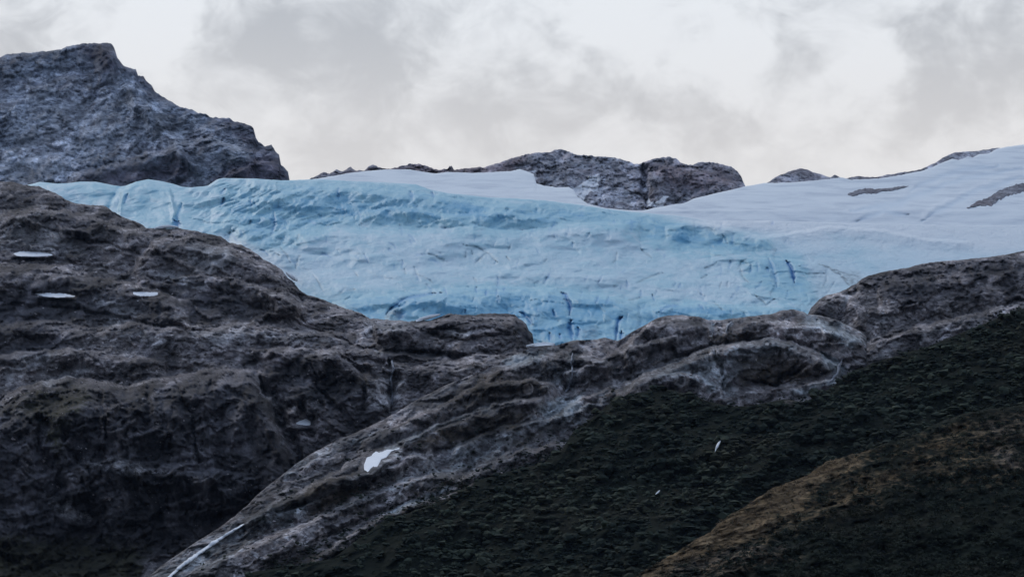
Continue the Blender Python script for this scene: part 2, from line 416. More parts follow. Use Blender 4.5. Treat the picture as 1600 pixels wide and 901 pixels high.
# ------------------------------------------------------------------ valley floor, lake
g = make_mesh('ground', [(-22000, -12000, -6), (22000, -12000, -6), (22000, 26000, -6), (-22000, 26000, -6)], [(0, 1, 2, 3)], M['valley'])
tag(g, 'dark valley floor below the mountains', kind='structure')
g = make_mesh('water', [(-9000, -9000, 0), (9000, -9000, 0), (9000, 760, 0), (-9000, 760, 0)], [(0, 1, 2, 3)], M['water'])
tag(g, 'calm dark lake below the forested slope', kind='structure')

# ------------------------------------------------------------------ left peak
def rockdisp(L, ang, amp=(14, 7, 3), wl=(90, 32, 11), st=2.0, block=5.0, bl=22., ridge=.5, pads=(), streak=(60, 9), lim=None):
    """relief of broken rock: swells, layered billows with creases, and tilted joint blocks of two sizes"""
    P = L.P(); sh = L.px.shape
    wv = np.stack([fbm(P / 38, 3, .6), fbm(P / 38 + 50, 3, .6), fbm(P / 38 + 90, 3, .6)], 1)
    Q = P + wv * 13
    d = amp[0] * fbm(P / wl[0], 3)
    lay = fbm(strata(Q, ang, wl[1] * st, wl[1]), 4, .55, True); d += amp[1] * lay * (ridge * 2 - 1) + amp[1] * .6 * fbm(Q / wl[1] + 20, 3, .6)
    m = np.clip(.5 + fbm(P / 70 + 33, 2), 0, 1.2)
    d += amp[2] * m * fbm(strata(Q, ang, wl[2] * st, wl[2]), 3, .65, True) + amp[2] * .8 * fbm(P / (wl[2] * .8) + 5, 3, .65)
    for bs, k in ((bl, 1.0), (bl * .38, .42)):
        q = strata(Q, ang + (.5 if k < 1 else 0), bs * st * .75, bs)
        val, edge, tx, ty = voro(q)
        d += k * m * block * ((val - .5) * 1.1 + (tx * np.cos(val * 40) + ty * (.4 + .6 * val)) * 1.1 - .5 * np.exp(-(edge / .08) ** 2))
    tone = 0
    for bs, k in ((bl * 1.6, .8), (bl * .6, .8), (bl * .25, .5)):
        val, edge, _, _ = voro(strata(Q, ang + k, bs * st, bs)); tone = tone + k * (val - .5)
    tone = tone + .9 * fbm(strata(Q, ang, streak[0] * st, streak[1]), 4, .7) + .8 * fbm(P / 14 + 70, 4, .75)
    tone = tone + .7 * fbm(P / 48 + 23, 3)
    for k, (cw, ca, cl) in enumerate(((.035, 5.0, (26, 60)), (.04, 6.0, (110, 18)), (.05, 3.0, (14, 26)))):
        n = fbm(strata(Q, ang + (1.2, .0, -.6)[k], cl[0], cl[1]) + 13 * k, 2, .4)
        cr = np.exp(-(n / cw) ** 2) * np.clip(.3 + 2 * fbm(P / 50 + 9 * k, 2), 0, 1); d -= ca * cr * (amp[2] / 7)
    L.attrs['tone'] = tone.reshape(sh)
    L.D -= d.reshape(sh)
    if lim: L.guard(lim)
    if pads:
        for p_, g_ in pads: L.pad(p_, g_)
pk = Land([(-500, 190), (-300, 150), (-120, 118), (0, 89), (12, 85), (35, 83), (75, 80), (95, 77), (105, 73), (125, 69), (165, 67), (175, 69), (179, 76), (183, 90), (190, 100), (196, 105), (208, 108), (212, 107), (216, 118), (224, 119), (228, 126), (238, 135), (243, 144), (255, 152), (265, 158), (280, 166), (288, 169), (300, 171), (310, 177), (322, 178), (328, 183), (345, 184), (358, 184), (364, 190), (378, 192), (390, 196), (397, 201), (399, 214), (404, 222), (414, 229), (424, 226), (430, 236), (436, 242), (438, 256), (446, 263), (450, 268), (451, 280), (456, 300), (470, 330)],
          360, lambda x, y: 3950 + (300 - y) * 1.7 - (x - 200) * .25, 2, x1=468, jag=1.6, jags=7, seed=1, back=900)
pk.warp(10, 30)
pk.round_crest(50, 40)
pk.step([(100, 275), (150, 262), (215, 243), (275, 225), (330, 214), (390, 235)], 45, 60)
pk.step([(330, 285), (370, 262), (410, 250), (440, 255)], 35, 40)
pk.groove([(160, 70), (185, 110), (240, 190), (300, 260)], 14, -28)
pk.groove([(145, 95), (130, 150), (120, 220)], 16, 16)
pk.ledges(200, lambda x, y: .28, .35, (6, 16), (5, 14), (10, 50), 1)
rockdisp(pk, math.radians(18), (24, 16, 7), (90, 34, 13), 1.4, 11, 22, .6, streak=(60, 7), lim=4)
pk.paint('pale', [(0, 190), (60, 130), (130, 130), (220, 170), (300, 200), (330, 215), (230, 235), (130, 262), (60, 290), (0, 290)], .55, 25)
pk.paint('pale', [(0, 230), (70, 235), (120, 275), (70, 295), (0, 285)], .8, 14)
pk.paint('pale', [(195, 135), (220, 160), (222, 178), (205, 160)], .9, 6)
pk.paint('pale', [(330, 205), (370, 220), (385, 245), (345, 235)], .6, 10)
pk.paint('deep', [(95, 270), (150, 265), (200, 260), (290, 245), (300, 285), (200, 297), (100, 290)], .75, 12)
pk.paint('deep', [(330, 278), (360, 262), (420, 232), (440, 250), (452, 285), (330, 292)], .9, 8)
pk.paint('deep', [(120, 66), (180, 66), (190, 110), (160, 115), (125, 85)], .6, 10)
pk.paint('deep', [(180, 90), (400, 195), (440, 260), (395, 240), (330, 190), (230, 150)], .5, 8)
tag(pk.build('rocky_mountain', M['peak']), 'jagged grey blue rock peak at upper left above the glacier', 'mountain', 'structure')

# ------------------------------------------------------------------ middle rock ridge
def snowtop(D0, x, y): return D0 + (320 - y) * 4.2
rg = Land([(430, 330), (480, 283), (488, 278), (500, 272), (507, 269), (515, 271), (525, 265), (535, 268), (548, 261), (556, 266), (570, 266), (577, 259), (583, 257), (590, 261), (605, 263), (622, 261), (640, 256), (652, 256), (665, 259), (680, 265), (700, 264), (702, 259), (706, 259), (709, 265), (725, 263), (740, 262), (757, 261), (780, 254), (800, 247), (830, 239), (845, 238), (858, 238), (866, 234), (877, 233), (890, 237), (900, 241), (930, 244), (958, 246), (970, 249), (985, 253), (992, 257), (1000, 256), (1012, 251), (1030, 247), (1045, 245), (1055, 247), (1062, 253), (1075, 257), (1083, 258), (1092, 253), (1110, 253), (1130, 257), (1143, 261), (1152, 268), (1158, 276), (1164, 290), (1175, 310)],
          350, lambda x, y: 4260 + (300 - y) * 2.6, 1.6, x0=430, x1=1175, jag=1.5, jags=6, seed=2, back=500)
rg.warp(9, 14)
rg.round_crest(30, 25)
rg.groove([(1003, 256), (1008, 285), (1012, 330)], 6, 50)
rg.step([(1003, 300), (1015, 270), (1045, 262), (1100, 268), (1150, 285)], 55, 60, 12)
rg.groove([(885, 240), (860, 262), (840, 275)], 10, 15)
rg.ledges(70, lambda x, y: -.4, .5, (6, 14), (4, 10), (8, 34), 2)
rockdisp(rg, math.radians(35), (14, 14, 10), (70, 26, 11), 1.4, 15, 20, .6)
for q in ([(838, 286), (860, 262), (885, 258), (905, 268), (925, 275), (940, 278), (925, 295), (905, 300), (870, 293)],): rg.paint('pale', q, .55, 12)
rg.paint('pale', [(900, 305), (935, 290), (985, 290), (1005, 325), (960, 328)], .55, 12)
rg.paint('snow', [(908, 290), (917, 281), (930, 278), (937, 281), (930, 295), (906, 316), (886, 303)], 1.8, 1.5)
rg.paint('snow', [(1013, 308), (1018, 317), (1030, 317), (1038, 308), (1046, 306), (1040, 314), (1034, 322), (1014, 324)], 1.8, 1.2)
rg.paint('snow', [(832, 264), (842, 262), (840, 276), (832, 286)], .75, 3)
rg.paint('deep', [(1010, 252), (1060, 250), (1085, 260), (1130, 258), (1160, 285), (1100, 305), (1050, 300), (1012, 270)], .6, 8)
rg.paint('deep', [(480, 275), (640, 255), (760, 260), (830, 238), (800, 268), (700, 272), (560, 270)], .8, 5)
tag(rg.build('mountain_ridge', M['ridge']), 'dark serrated rock ridge with two blunt summits on the middle of the skyline', 'mountain ridge', 'structure')

rr = Land([(1150, 300), (1195, 287), (1203, 283), (1213, 276), (1228, 270), (1238, 266), (1252, 263), (1262, 265), (1270, 269), (1283, 272), (1290, 275), (1298, 277), (1304, 273), (1312, 277), (1322, 279), (1338, 275), (1352, 276), (1370, 277), (1385, 273), (1400, 271), (1418, 268), (1432, 266), (1440, 264), (1452, 258), (1462, 254), (1474, 246), (1482, 242), (1492, 238), (1510, 237), (1525, 236), (1545, 233), (1558, 231), (1570, 231), (1590, 240)],
          330, lambda x, y: 4480 + (280 - y) * 2.6, 1.6, x0=1150, x1=1590, jag=.8, jags=6, seed=3, back=400)
rr.warp(6, 14); rr.round_crest(20, 14)
rockdisp(rr, math.radians(20), (6, 5, 3), (60, 24, 10), 1.6, 6, 16)
rr.paint('pale', [(1480, 240), (1545, 236), (1545, 250), (1480, 256)], .6, 6)
tag(rr.build('skyline_rocks', M['ridge']), 'low dark rock crest with a rounded knoll behind the right hand snowfield', 'rock ridge', 'structure')

# ------------------------------------------------------------------ snowfield
def Dsnow(x, y): return 3480 + np.maximum(330 - y, 0) * 6.0 - np.maximum(y - 330, 0) * 3.0 + np.clip((x - 1100) / 500, 0, 1) * 30
sn = Land([(380, 330), (430, 284), (490, 280), (548, 270), (575, 267), (600, 265), (640, 265), (660, 268), (678, 271), (700, 269), (742, 270), (770, 269), (800, 267), (812, 264), (825, 268), (834, 272), (838, 286), (850, 290), (872, 293), (888, 292), (896, 296), (902, 307), (918, 318), (945, 325), (975, 328), (1005, 329), (1020, 325), (1050, 320), (1070, 317), (1085, 310), (1110, 304), (1140, 297), (1165, 291), (1195, 286), (1240, 285), (1275, 282), (1300, 279), (1316, 277), (1330, 281), (1350, 280), (1372, 279), (1400, 275), (1425, 270), (1440, 267), (1455, 262), (1468, 256), (1478, 252), (1488, 248), (1498, 250), (1512, 245), (1520, 246), (1530, 241), (1545, 240), (1556, 233), (1575, 229), (1600, 226), (1700, 210), (2100, 190)],
          440, Dsnow, 2, x0=380, jag=.5, jags=8, seed=4, back=400)
sn.warp(10, 40); sn.round_crest(30, 22)
P = sn.P(); sh = sn.px.shape
sn.D -= (16 * fbm(P / np.array([160, 200, 50]), 4)).reshape(sh) + (4 * fbm(strata(P, math.radians(15), 120, 22), 4, .6)).reshape(sh)
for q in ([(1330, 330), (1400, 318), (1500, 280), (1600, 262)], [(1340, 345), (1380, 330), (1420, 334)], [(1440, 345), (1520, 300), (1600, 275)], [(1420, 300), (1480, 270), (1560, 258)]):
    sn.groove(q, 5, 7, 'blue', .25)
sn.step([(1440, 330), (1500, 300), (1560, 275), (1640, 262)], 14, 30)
sn.field('blue')
tag(sn.build('snowfield', M['snow']), 'smooth pale lavender snowfield above the blue glacier', 'snowfield', 'structure')

# ------------------------------------------------------------------ glacier
def Dgl(x, y): return 2730 + (520 - y) * 3.2 + np.clip((x - 1250) / 350, 0, 1) * 60
gl = Land([(-100, 330), (40, 290), (62, 284), (90, 287), (108, 286), (125, 284), (150, 284), (175, 289), (188, 291), (196, 290), (212, 284), (232, 280), (252, 283), (270, 287), (286, 292), (300, 293), (325, 290), (340, 280), (350, 278), (400, 279), (440, 282), (500, 280), (550, 283), (600, 285), (650, 288), (672, 296), (700, 302), (735, 305), (760, 308), (800, 310), (850, 313), (900, 319), (960, 328), (1010, 333), (1060, 337), (1110, 345), (1200, 345), (1300, 348), (1400, 350), (1500, 352), (1600, 352), (2100, 345)],
          [(-100, 420), (200, 400), (330, 410), (480, 500), (600, 560), (1000, 570), (1300, 520), (1400, 470), (2100, 430)], Dgl, 1.5, x0=-100, jag=.35, jags=18, seed=5, back=500)
sh = gl.px.shape
gl.warp(5, 22)
rc = np.interp(gl.px, [0, 900, 1120, 1600], [1, 1, .25, .1])
u = np.clip(gl.t / 35, 0, 1); gl.D -= 60 * rc * (np.sqrt(u) - u * .6)
if True:   # the left end is two lobes of ice, one in front of the other
    gl.groove([(166, 335), (174, 312), (186, 294), (196, 284)], 4, 9, 'blue', .6)
    gl.groove([(268, 362), (276, 340), (284, 318)], 4, 9, 'blue', .9)
    gl.step([(184, 325), (190, 300), (205, 288), (232, 284), (265, 292), (275, 330)], 30, 50, 4)
P = gl.P()
ang = math.radians(-8)
Pq = P + 14 * np.stack([fbm(P / np.array([50, 90, 35]), 3), 0 * P[:, 0], fbm(P / np.array([50, 90, 35]) + 40, 3)], 1)
w1 = fbm(Pq / np.array([95, 300, 75]), 4).reshape(sh); w2 = fbm(strata(Pq, math.radians(35), 52, 34, 200) + 7, 4, .5).reshape(sh)
val, edge, tx, ty = voro(np.stack([Pq[:, 0] / 46, Pq[:, 2] / 26], 1))
fac = ((val - .5) * .8 + tx * np.cos(val * 37) * 1.3 + ty * np.sin(val * 37) * 1.0).reshape(sh)
val, edge, tx, ty = voro(np.stack([Pq[:, 0] / 20 + 9, Pq[:, 2] / 13], 1))
fac2 = ((val - .5) * .7 + tx * np.cos(val * 37) * 1.3 + ty * np.sin(val * 37)).reshape(sh)
rough = np.interp(gl.px, [0, 1150, 1350, 1600], [1, 1, .35, .2])
band = np.zeros(sh)
for q in ([(340, 285), (560, 280), (740, 300), (830, 316), (1000, 334), (1130, 352), (1160, 380), (1100, 390), (960, 352), (800, 362), (540, 356), (420, 400), (360, 390), (300, 340)], [(470, 470), (600, 455), (760, 445), (960, 460), (1200, 470), (1270, 465), (1260, 500), (1000, 560), (600, 540)], [(1150, 405), (1260, 400), (1340, 430), (1280, 490), (1170, 460)]):
    band = np.maximum(band, polymask(gl.wx, gl.wy, q, 14))
upr = fbm(np.stack([Pq[:, 0] / 19, Pq[:, 1] / 200, Pq[:, 2] / 80], 1) + 3, 3, .5).reshape(sh)
snb = polymask(gl.wx, gl.wy, [(560, 480), (640, 460), (760, 447), (900, 455), (960, 468), (1040, 480), (1180, 480), (1280, 450), (1260, 400), (1300, 420), (1280, 500), (1000, 570), (560, 540)], 14)
lfb = polymask(gl.wx, gl.wy, [(290, 285), (420, 280), (480, 330), (440, 400), (380, 380), (300, 340)], 18)
dia = fbm(strata(Pq, math.radians(62), 70, 16, 200), 4, .6).reshape(sh)
upb = polymask(gl.wx, gl.wy, [(340, 285), (560, 282), (740, 303), (880, 320), (1000, 336), (1000, 350), (880, 352), (740, 356), (560, 356), (440, 390), (340, 350)], 16)
gl.D -= upb * (12 * dia + 7 * fbm(strata(Pq, math.radians(100), 46, 18, 200) + 5, 4, .55).reshape(sh)) * np.interp(gl.px, [300, 800, 1000], [1, 1, .4])
gl.D -= snb * (12 * upr - 3 * np.exp(-(upr / .08) ** 2)) + lfb * 20 * dia
gl.D -= 34 * w1 * rough + (9 + 2 * band) * w2 * rough + (1.0 + 3.5 * band) * rough * fac + (.2 + .6 * band) * rough * fac2
steps = [([(330, 320), (400, 308), (480, 292), (560, 290), (640, 300), (700, 308), (760, 320), (830, 322)], 22, 50),
         ([(360, 350), (430, 362), (500, 357), (620, 357), (660, 360), (740, 352), (800, 362), (880, 352), (960, 345), (1000, 345)], 30, 60),
         ([(560, 330), (620, 322), (700, 335), (800, 330), (870, 345)], 20, 28),
         ([(1040, 352), (1080, 345), (1130, 352), (1200, 372), (1210, 385)], 26, 30),
         ([(1180, 372), (1240, 362), (1300, 352), (1380, 358), (1450, 372), (1520, 376)], 16, 22),
         ([(1110, 388), (1180, 402), (1240, 404), (1290, 412)], 18, 40),
         ([(520, 470), (590, 462), (640, 455), (700, 449), (780, 447), (860, 449), (900, 456), (960, 463), (1000, 472)], 45, 70),
         ([(600, 492), (640, 470), (700, 462), (750, 475)], 20, 30),
         ([(820, 470), (855, 455), (885, 470)], 18, 60),
         ([(980, 487), (1030, 478), (1100, 472), (1180, 480), (1250, 472)], 25, 35),
         ([(420, 385), (480, 398), (540, 400), (600, 395)], 14, 30), ([(600, 425), (700, 418), (850, 425), (980, 430)], 10, 30)]
for a in steps: gl.step(a[0], a[1] * 1.5, a[2])
blues = [([(340, 292), (420, 286), (560, 288), (660, 292), (735, 309), (830, 316), (1000, 334), (1060, 342), (1130, 352), (1200, 382), (1170, 396), (1080, 396), (1020, 384), (960, 352), (880, 350), (800, 360), (700, 352), (620, 356), (540, 352), (460, 378), (400, 400), (370, 352), (335, 330)], .55, 9),
         ([(440, 300), (560, 292), (600, 330), (560, 352), (470, 350)], .65, 10), ([(670, 300), (740, 310), (810, 350), (740, 356), (690, 330)], .75, 10), ([(1020, 350), (1110, 360), (1185, 380), (1160, 394), (1060, 390)], .75, 8),
         ([(505, 468), (600, 460), (680, 452), (760, 447), (880, 452), (960, 464), (1060, 476), (1200, 480), (1262, 472), (1268, 492), (1100, 505), (1000, 540), (820, 560), (600, 520)], .62, 7),
         ([(740, 452), (820, 452), (900, 470), (940, 500), (930, 540), (840, 545), (760, 480)], .8, 9), ([(980, 484), (1060, 476), (1150, 480), (1140, 498), (1040, 495)], .85, 6), ([(590, 475), (650, 460), (760, 455), (800, 490), (640, 498)], .75, 8),
         ([(1160, 410), (1200, 402), (1250, 405), (1262, 440), (1270, 470), (1210, 462), (1170, 440)], .55, 8),
         ([(1290, 356), (1340, 352), (1420, 360), (1400, 372), (1310, 370)], .45, 6), ([(60, 284), (340, 280), (380, 360), (250, 360), (180, 330)], .22, 8), ([(182, 318), (196, 292), (220, 283), (205, 310), (184, 330)], .6, 4)]
for p_, v, s_ in blues: gl.paint('blue', p_, v, s_)
gl.guard(-.12)
crev = [([(1229, 407), (1236, 416), (1240, 426), (1240, 442)], 3.0, 26, 1.0), ([(876, 457), (884, 461), (889, 472), (889, 492)], 2.6, 26, .8), ([(893, 500), (889, 515), (894, 530)], 4, 18, .5), ([(902, 512), (901, 526)], 3, 14, .5),
        ([(962, 532), (964, 512), (966, 500), (972, 496)], 2.6, 22, .7), ([(970, 530), (971, 518)], 3.0, 22, .7), ([(603, 492), (612, 480), (628, 468), (655, 461), (688, 457)], 2.2, 16, .6), ([(812, 487), (824, 494), (832, 506)], 2.5, 16, .6),
        ([(865, 485), (868, 495)], 2, 12, .5), ([(874, 522), (876, 530)], 1.8, 12, .7), ([(857, 533), (860, 520)], 2, 10, .5), ([(930, 475), (936, 462)], 1.6, 10, .5), ([(948, 476), (952, 463)], 1.6, 10, .4), ([(745, 456), (741, 447)], 1.6, 10, .5),
        ([(760, 463), (761, 455)], 1.8, 10, .6), ([(775, 462), (776, 452)], 1.5, 8, .4), ([(786, 455), (789, 449)], 1.3, 8, .6), ([(697, 460), (692, 449)], 1.6, 9, .5), ([(675, 463), (676, 456)], 1.6, 9, .5), ([(726, 490), (727, 482)], 1.5, 8, .5),
        ([(392, 312), (392, 324)], 1.4, 8, .6), ([(427, 330), (428, 350), (424, 370)], 2, 10, .35), ([(344, 305), (352, 295)], 2.2, 10, .4), ([(345, 322), (350, 310)], 3, 12, .5), ([(530, 293), (528, 310)], 2, 10, .4), ([(676, 300), (677, 310)], 2, 10, .5), ([(640, 298), (644, 312)], 2.5, 8, .4),
        ([(1195, 418), (1200, 425)], 2.5, 10, .4), ([(1200, 405), (1210, 430), (1215, 448)], 4, 12, .3), ([(1175, 415), (1172, 428)], 2.5, 8, .3), ([(1250, 415), (1262, 414)], 2, 6, .2),
        ([(280, 345), (276, 352), (272, 344)], 3.5, 16, .6), ([(200, 303), (192, 318)], 3, 10, .4), ([(625, 498), (627, 492), (618, 488)], 5, 14, .55), ([(1090, 476), (1098, 482)], 2, 10, .5), ([(1030, 487), (1045, 478), (1060, 476)], 1.8, 10, .5), ([(1022, 470), (1018, 462)], 1.5, 8, .4)]
for p_, w_, A_, v in crev: gl.groove(p_, w_ * 1.1, A_ * .8, 'deepblue', v * .85)
gl.paint('grit_shade', [(905, 525), (912, 513), (922, 508), (934, 512), (936, 530), (910, 534)], .55, 3)     # grey rounded patches at the snout
gl.paint('grit_shade', [(600, 503), (604, 490), (616, 482), (627, 483), (628, 496), (622, 505)], .75, 2.5)  # dark mouth of the ice cave, its shade painted on the ice
gl.paint('grit_shade', [(818, 495), (830, 486), (850, 484), (845, 500), (828, 505)], .2, 5)
for q in [[(669, 397), (685, 403), (697, 408)], [(724, 382), (745, 388), (765, 398), (778, 410)], [(742, 411), (753, 402), (759, 396)], [(647, 417), (652, 428), (664, 434), (676, 442)], [(634, 428), (633, 419)], [(726, 403), (728, 394)], [(738, 399), (737, 392)],
          [(795, 392), (798, 382)], [(790, 400), (797, 408)], [(436, 387), (446, 395), (455, 412)], [(442, 373), (434, 374)], [(462, 420), (466, 404), (470, 398)], [(464, 376), (467, 366)], [(428, 395), (437, 398)], [(352, 368), (360, 362), (372, 362)], [(392, 345), (390, 355)],
          [(993, 442), (1012, 434), (1034, 426)], [(1153, 420), (1158, 409), (1168, 404)], [(1156, 420), (1160, 432), (1170, 440)], [(1124, 452), (1128, 441)], [(1136, 449), (1138, 440)], [(1095, 435), (1105, 430)], [(965, 394), (962, 404), (958, 410)], [(1001, 387), (1010, 396), (1016, 402)], [(855, 405), (850, 410)],
          [(1180, 460), (1196, 478), (1210, 468)], [(1115, 472), (1130, 486)], [(1100, 420), (1120, 410)], [(890, 470), (880, 468)], [(978, 468), (990, 467), (1005, 464)], [(955, 448), (965, 447)], [(742, 434), (745, 440)], [(1290, 430), (1292, 440), (1286, 450)], [(1258, 429), (1272, 428), (1290, 427)], [(1302, 440), (1296, 455), (1285, 465)], [(540, 455), (556, 452)], [(512, 466), (530, 460), (540, 448)], [(488, 430), (498, 440), (505, 455)], [(556, 425), (560, 432)]]:
    gl.groove(q, 1.7, 4.0, 'grit_shade', .5)  # crevasse lines, with the shade inside them painted dark grey
for q in [[(1280, 412), (1300, 420), (1318, 426), (1340, 430)], [(1300, 422), (1315, 430), (1325, 438)], [(1310, 427), (1322, 440), (1328, 446)]]: gl.groove(q, 1.8, 3, 'grit_shade', 1.0)
gl.paint('grit_shade', [(1315, 424), (1340, 425), (1350, 440), (1335, 450), (1325, 440)], .75, 3)
gl.paint('grit_shade', [(405, 385), (450, 415), (520, 462), (560, 488), (520, 480), (465, 452), (430, 420), (360, 372)], .35, 9)
gl.paint('grit_shade', [(1280, 420), (1320, 430), (1310, 450), (1270, 480), (1265, 450)], .22, 9)
for k in range(150):     # many short closed crevasses, thickest on the steep bands
    cx, cy = random.uniform(350, 1250), random.uniform(320, 490)
    if cy > 470 - abs(cx - 900) * .05 and cx < 600: continue
    a = random.gauss(1.1 if cx > 700 else 2.0, .5); Ln = random.uniform(3, 9)
    gl.groove([(cx - Ln * math.cos(a), cy + Ln * math.sin(a)), (cx, cy), (cx + Ln * math.cos(a + .3), cy - Ln * math.sin(a + .3))], random.uniform(1.2, 2.4), random.uniform(1, 4), 'deepblue', random.uniform(.08, .3))
sw = np.clip(1.15 - gl.t / np.interp(gl.px, [1000, 1300, 1600], [10, 45, 75]) + .35 * w2, 0, 1) * np.interp(gl.px, [980, 1150], [0, 1])
gl.attrs['snowy'] = sw * sw * (3 - 2 * sw)
gl.paint('snowy', [(340, 368), (366, 372), (400, 388), (440, 414), (470, 440), (450, 438), (400, 405), (350, 380)], .55, 4)
for a in ('blue', 'deepblue', 'grit_shade', 'snowy'): gl.field(a)
gl.attrs['blue'] = np.clip(gl.attrs['blue'] + .10 * np.interp(gl.px, [1100, 1400], [1, -.2]), 0, 1)
tag(gl.build('glacier', M['ice']), 'pale blue crevassed hanging glacier spilling over the dark rock shelf', 'glacier')

# ------------------------------------------------------------------ outcrops of rock on the snow
def patch(name, mat, L, top, bottom, lift, label, cat, group=None, nr=12, step=1.5, rough=.0, jag=0, parent=None, sides=True, offset=.6, blunt=10):
    """a low body of rock or snow lying on the ground L, domed by lift metres, with its rim let into the ground"""
    X = np.arange(max(top[0][0], bottom[0][0]), min(top[-1][0], bottom[-1][0]) + .01, step); n = len(X)
    tp = curve(top)(X); bt = curve(bottom)(X)
    if jag:
        q = np.stack([X / 5, X * 0 + 3.3, X * 0], 1); tp = tp + jag * fbm(q, 4, .7); bt = bt + jag * fbm(q + 40, 4, .7)
    bt = np.maximum(bt, tp + .15)
    v = np.linspace(0, 1, nr)[:, None]; px = np.repeat(X[None], nr, 0); py = tp + v * (bt - tp)
    u = np.linspace(0, 1, n)[None]
    dome = (1 - (2 * v - 1) ** 4) * np.clip(np.minimum(u, 1 - u) * 10, 0, 1) ** .5
    base = L.lookup(px.ravel(), py.ravel()).reshape(px.shape)
    sm = base.copy()
    D = sm + 1.0 - (lift + 1.0 + offset) * np.clip(dome, 0, 1)
    if rough: D -= rough * fbm(world(px, py, D).reshape(-1, 3) / 8, 4, .6, True).reshape(px.shape) * dome
    W = world(px, py, D)
    back = world(px, py, D + 3.5 + lift * .5)
    V = np.concatenate([W.reshape(-1, 3), back.reshape(-1, 3)]); f1 = gridfaces(nr, n); f2 = f1[:, ::-1] + nr * n
    rim = np.concatenate([np.arange(n), np.arange(1, nr) * n + n - 1, (nr - 1) * n + np.arange(n - 2, -1, -1), np.arange(nr - 2, 0, -1) * n])
    r2 = np.roll(rim, -1); f3 = np.stack([r2, rim, rim + nr * n, r2 + nr * n], 1)
    tn = fbm(V / np.array([5, 5, 3]), 4, .75) * 1.6 - (.55 if name == 'rock_outcrop' else 0)
    o = make_mesh(name, V, np.concatenate([f1, f2, f3]), mat, {'tone': tn})
    return tag(o, label, cat, group=group)
patch('rock_outcrop', M['ridge'], sn, [(1324, 303), (1338, 297), (1352, 294), (1370, 295), (1390, 294), (1405, 291), (1420, 290)], [(1324, 305), (1335, 307), (1350, 302), (1368, 303), (1378, 299), (1395, 298), (1420, 291)], 5,
      'thin dark band of rock showing through the snow below the right skyline', 'rock outcrop', rough=4, jag=2.6)
patch('rock_outcrop', M['ridge'], sn, [(1510, 325), (1525, 315), (1545, 308), (1560, 298), (1580, 290), (1600, 285), (1640, 275)], [(1510, 326), (1530, 322), (1550, 322), (1562, 312), (1575, 306), (1600, 300), (1640, 292)], 6,
      'wedge of dark rock in the snow at the right edge of the picture', 'rock outcrop', rough=7, jag=4.5)

# ------------------------------------------------------------------ right rock shoulder
def Drock(x, y): return 2050 + (900 - y) * 1.55
CF = (1150., -5.)
rs = Land([(1180, 560), (1240, 505), (1262, 491), (1268, 480), (1280, 468), (1292, 461), (1310, 457), (1322, 452), (1330, 446), (1338, 444), (1346, 436), (1355, 431), (1378, 425), (1400, 421), (1420, 418), (1440, 412), (1470, 408), (1500, 406), (1530, 403), (1570, 398), (1600, 392), (1700, 370), (2100, 330)],
          760, lambda x, y: Drock(x, y) + 60, 2, x0=1180, jag=.8, jags=12, seed=6)
rs.warp(10, 25); rs.round_crest(45, 40)
rs.step([(1262, 492), (1285, 468), (1312, 458), (1332, 462), (1352, 480)], 35, 50, 10)
rs.groove([(1312, 500), (1316, 478), (1335, 452)], 7, 18)
rs.groove([(1350, 530), (1420, 505), (1500, 495), (1600, 470)], 12, 14)
rs.step([(1320, 560), (1380, 530), (1430, 512), (1500, 492), (1560, 478), (1620, 462)], 40, 60)
rs.step([(1370, 440), (1440, 432), (1520, 425), (1600, 420), (1700, 400)], 30, 60)
rs.ledges(90, lambda x, y: .3, .35, (4, 12), (4, 12), (15, 70), 3)
rockdisp(rs, math.radians(25), (18, 12, 7), (70, 26, 10), 1.6, 9, 22, .3)
rs.paint('pale', [(1312, 472), (1335, 450), (1330, 465), (1318, 482), (1310, 482)], .9, 3)
rs.paint('pale', [(1300, 459), (1282, 472), (1285, 480), (1300, 482), (1306, 468)], .4, 4)
rs.paint('pale', [(1365, 500), (1385, 488), (1400, 500), (1385, 510)], .7, 6)
rs.paint('pale', [(1330, 565), (1400, 530), (1480, 505), (1600, 465), (1600, 478), (1500, 515), (1400, 550), (1340, 578)], .45, 10)
rs.paint('deep', [(1380, 430), (1450, 425), (1480, 450), (1420, 480), (1370, 470)], .6, 12)
rs.paint('deep', [(1500, 410), (1620, 400), (1620, 440), (1520, 440)], .7, 10)
rs.paint('deep', [(1262, 490), (1290, 482), (1310, 490), (1300, 500)], .6, 4)
tag(rs.build('rock_shoulder', M['shelf']), 'dark brown rock shoulder at the right end of the glacier snout', 'rock slope', 'structure')

# ------------------------------------------------------------------ left rock shelf and dark cliff
ls = Land([(-500, 300), (-200, 275), (-60, 270), (0, 284), (20, 284), (35, 289), (60, 291), (74, 297), (90, 303), (103, 312), (118, 317), (135, 320), (165, 322), (176, 330), (190, 338), (205, 344), (222, 350), (228, 356), (245, 357), (275, 356), (300, 360), (325, 365), (345, 369), (358, 378), (378, 383), (400, 395), (412, 405), (430, 414), (442, 424), (450, 434), (458, 440), (468, 452), (478, 460), (495, 465), (510, 470), (530, 478), (560, 488), (578, 497), (600, 499), (625, 500), (640, 502), (655, 500), (672, 500), (690, 494), (700, 490), (715, 491), (740, 492), (755, 490), (790, 489), (805, 492), (815, 500), (823, 507), (826, 516), (832, 522), (834, 536), (845, 560), (880, 600)],
          960, Drock, 2, x1=880, jag=1.2, jags=9, seed=7, foot=CF)
ls.warp(14, 30)
ls.round_crest(60, 50)
ls.D += 40 * np.clip((ls.px - 560) / 60, 0, 1) * 0
